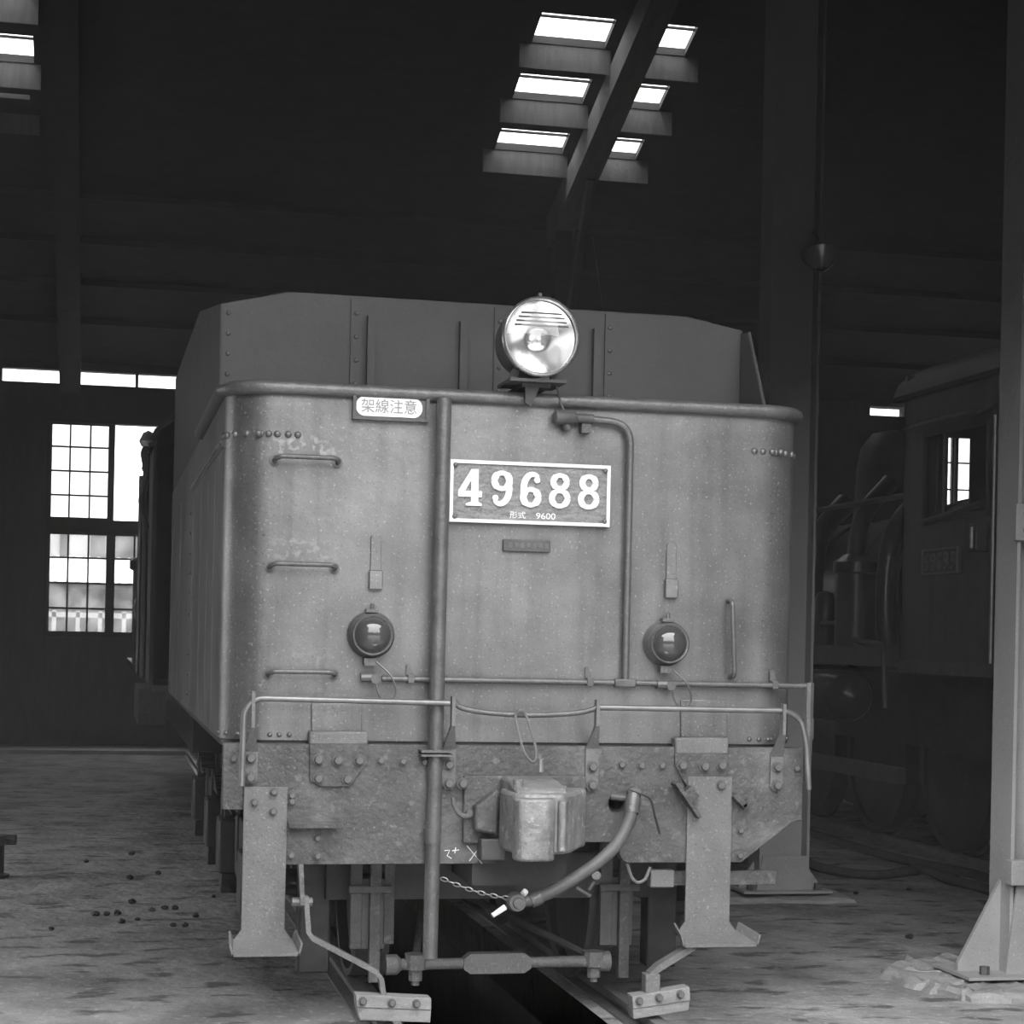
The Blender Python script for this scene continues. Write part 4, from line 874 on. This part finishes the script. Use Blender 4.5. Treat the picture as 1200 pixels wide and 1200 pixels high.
MB().box(2.67, 3.05, .745, .77, 2.18, 2.36).build('splice_plate', 'column', c1, bevel=.003)
for x in (2.73, 2.85, 2.97):
    for z in (2.23, 2.31): inst(BOLTL, 'bolt', c1, (x, .745, z))
for s in (.6, .56): pass
def rough(name, pts, h, m, lab, cat):
    b = MB(); n = len(pts); cxm = sum(p[0] for p in pts)/n; cym = sum(p[1] for p in pts)/n; big = []
    for i in range(n):
        for k in range(7):
            t = k/7; a, c = pts[i], pts[(i+1) % n]; big.append((a[0]+(c[0]-a[0])*t+random.uniform(-.025, .025), a[1]+(c[1]-a[1])*t+random.uniform(-.025, .025)))
    N_ = len(big); V = []; F = []; rings = ((1.0, 0), (.985, h*.5), (.95, h*.85), (.90, h), (.84, h*.9), (.76, h*.8), (.66, h*.75), (.5, h*.7), (.3, h*.7))
    for s_, z in rings:
        for (x, y) in big:
            j_ = 1+random.uniform(-.02, .02); V.append((cxm+(x-cxm)*s_*j_, cym+(y-cym)*s_*j_, 0 if z == 0 else z*random.uniform(.55, 1.15)))
    for r_ in range(len(rings)-1):
        for j in range(N_): F.append((r_*N_+j, r_*N_+(j+1) % N_, (r_+1)*N_+(j+1) % N_, (r_+1)*N_+j))
    F.append(tuple(range((len(rings)-1)*N_, len(rings)*N_)))
    b.add(V, F); o = b.build(name, m, None, 25); return tag(o, lab, cat)
rough('concrete_footing', [(2.14, 1.06), (2.22, .62), (2.32, .38), (2.75, .30), (3.4, .3), (3.4, 1.5), (2.7, 1.5), (2.35, 1.35)], .052, 'concrete', 'broken pale concrete footing under the grey steel column', 'footing')
rough('concrete_footing', [(2.2, 3.6), (3.1, 3.6), (3.1, 4.3), (2.2, 4.3)], .04, 'concrete', 'concrete footing under the column behind the tender', 'footing')

# lamp on the second column
lq = atY(962, 300, 3.6)
LA = thing('wall_lamp', 'round enamel lamp shade on a bracket high on the dark column', 'lamp', (lq.x, lq.y, lq.z))
MB().lathe([(.03, .10), (.05, .09), (.10, .03), (.125, 0), (.120, -.003), (.09, .03), (.03, .08)], lq, Vector((-.1, -.35, -.8)), 24).build('lamp_shade', 'enamel', LA, 50)
MB().tube(bez([lq+Vector((0, .04, .06)), lq+Vector((0, .15, .18)), Vector((2.86, 3.9, lq.z+.1))], 6), .014, 8).build('lamp_bracket', 'dark', LA)
MB().lathe([(.0001, 0), (.025, .02), (.03, .05), (.015, .08)], lq, Vector((.1, .35, .8)), 12).build('bulb', 'glass', LA, 50)

# hoses, hydrant, coal
def fz(px, py, z=.035): return atZ(px, py, z)
h1 = MB().tube(bez([fz(930, 968), fz(962, 980), fz(1000, 992), fz(1040, 1003), fz(1075, 1011), fz(1110, 1018), fz(1150, 1027), fz(1190, 1042)], 6), .034, 10).build('water_hose', 'leather', None, 60)
tag(h1, 'dark hose running along the floor from behind the column base', 'hose')
h2 = MB().tube(bez([fz(930, 1002), fz(960, 1016), fz(995, 1023), fz(1030, 1025), fz(1062, 1021), fz(1085, 1019, .05), fz(1110, 1030), fz(1150, 1040), fz(1180, 1054)], 6), .034, 10).build('water_hose', 'leather', None, 60)
tag(h2, 'dark hose lying curved on the floor in front of the other hose', 'hose')
hq = atZ(-2, 1028)
HY = thing('hydrant_stub', 'short dark water hydrant stub standing on the shed floor', 'hydrant', (hq.x-.03, hq.y, 0))
MB().lathe([(.10, 0), (.10, .02), (.065, .03), (.065, .21), (.085, .22), (.085, .28), (.0001, .29)], (hq.x-.03, hq.y, 0), (0, 0, 1), 16).build('hydrant_body', 'dark', HY, 40)
MB().cyl((hq.x-.03, hq.y, .25), (hq.x+.11, hq.y-.02, .25), .035, 10).build('hydrant_outlet', 'dark', HY)
def lump(r):
    b = MB(); V = []; n = 7
    for i, (a, h) in enumerate(((.6, 0), (1, .35), (.85, .8), (.35, 1.1))):
        for j in range(n): V.append((r*a*math.cos(2*PI*j/n+i*.4)*random.uniform(.75, 1.2), r*a*math.sin(2*PI*j/n+i*.4)*random.uniform(.75, 1.2), r*h*random.uniform(.85, 1.1)))
    F = [(k*n+j, k*n+(j+1) % n, (k+1)*n+(j+1) % n, (k+1)*n+j) for k in range(3) for j in range(n)]+[tuple(range(3*n, 4*n)), tuple(range(n-1, -1, -1))]
    return b.add(V, F)
left = [(101,1011),(154,1002),(185,1025),(152,1030),(142,1082),(161,1079),(178,1068),(193,1066),(205,1066),(229,1075),(203,1086),(217,1086),(112,1073),(125,1073),(137,1072),(155,1059),(60,1090),(250,1052)]
right = [(976,1054),(1051,1138),(1065,1043),(1121,1029),(1110,1033),(1003,1048),(1066,1100)]
for k, (px, py) in enumerate(left+right):
    q = atZ(px, py, .0); o = lump(random.uniform(.016, .028)).build('coal_lump', 'coal', None, smooth=False)
    o.location = (q.x, q.y, 0); 
    if k < len(left): tag(o, 'small black coal lump on the floor left of the tender', 'coal', 'coal lumps left of the tender')
    else: tag(o, 'small black coal lump on the floor near the steel columns', 'coal', 'coal lumps by the columns')
MB().tube([(3.68, 14.2, zr(14.2)-.45), atY(694, 275, 14.15), atY(708, 372, 14.1), atY(714, 420, 14.1)], .010, 6).build('hanging_rope', 'timber', roof)


# smoke hanging in the shed
hz_ = MB().prism([(YF+.02, .34), (YR-.02, .34), (YR-.02, HE-.1), (YM, HE+SL*(YR-YM)-.1), (YF+.02, HE-.1)], XW0+.05, XW1-.05, 'x')
HZ = hz_.build('smoke_haze', 'soot', None, smooth=False)
vm = bpy.data.materials.new('thin_smoke'); vm.use_nodes = True; vn = vm.node_tree; vn.nodes.clear()
vo = vn.nodes.new('ShaderNodeOutputMaterial'); vv = vn.nodes.new('ShaderNodeVolumeScatter'); vv.inputs['Density'].default_value = .0085; vv.inputs['Color'].default_value = (.9, .9, .9, 1)
vn.links.new(vv.outputs[0], vo.inputs['Volume']); HZ.data.materials.clear(); HZ.data.materials.append(vm)
tag(HZ, 'thin smoke haze hanging in the dark engine shed', 'smoke', kind='stuff')
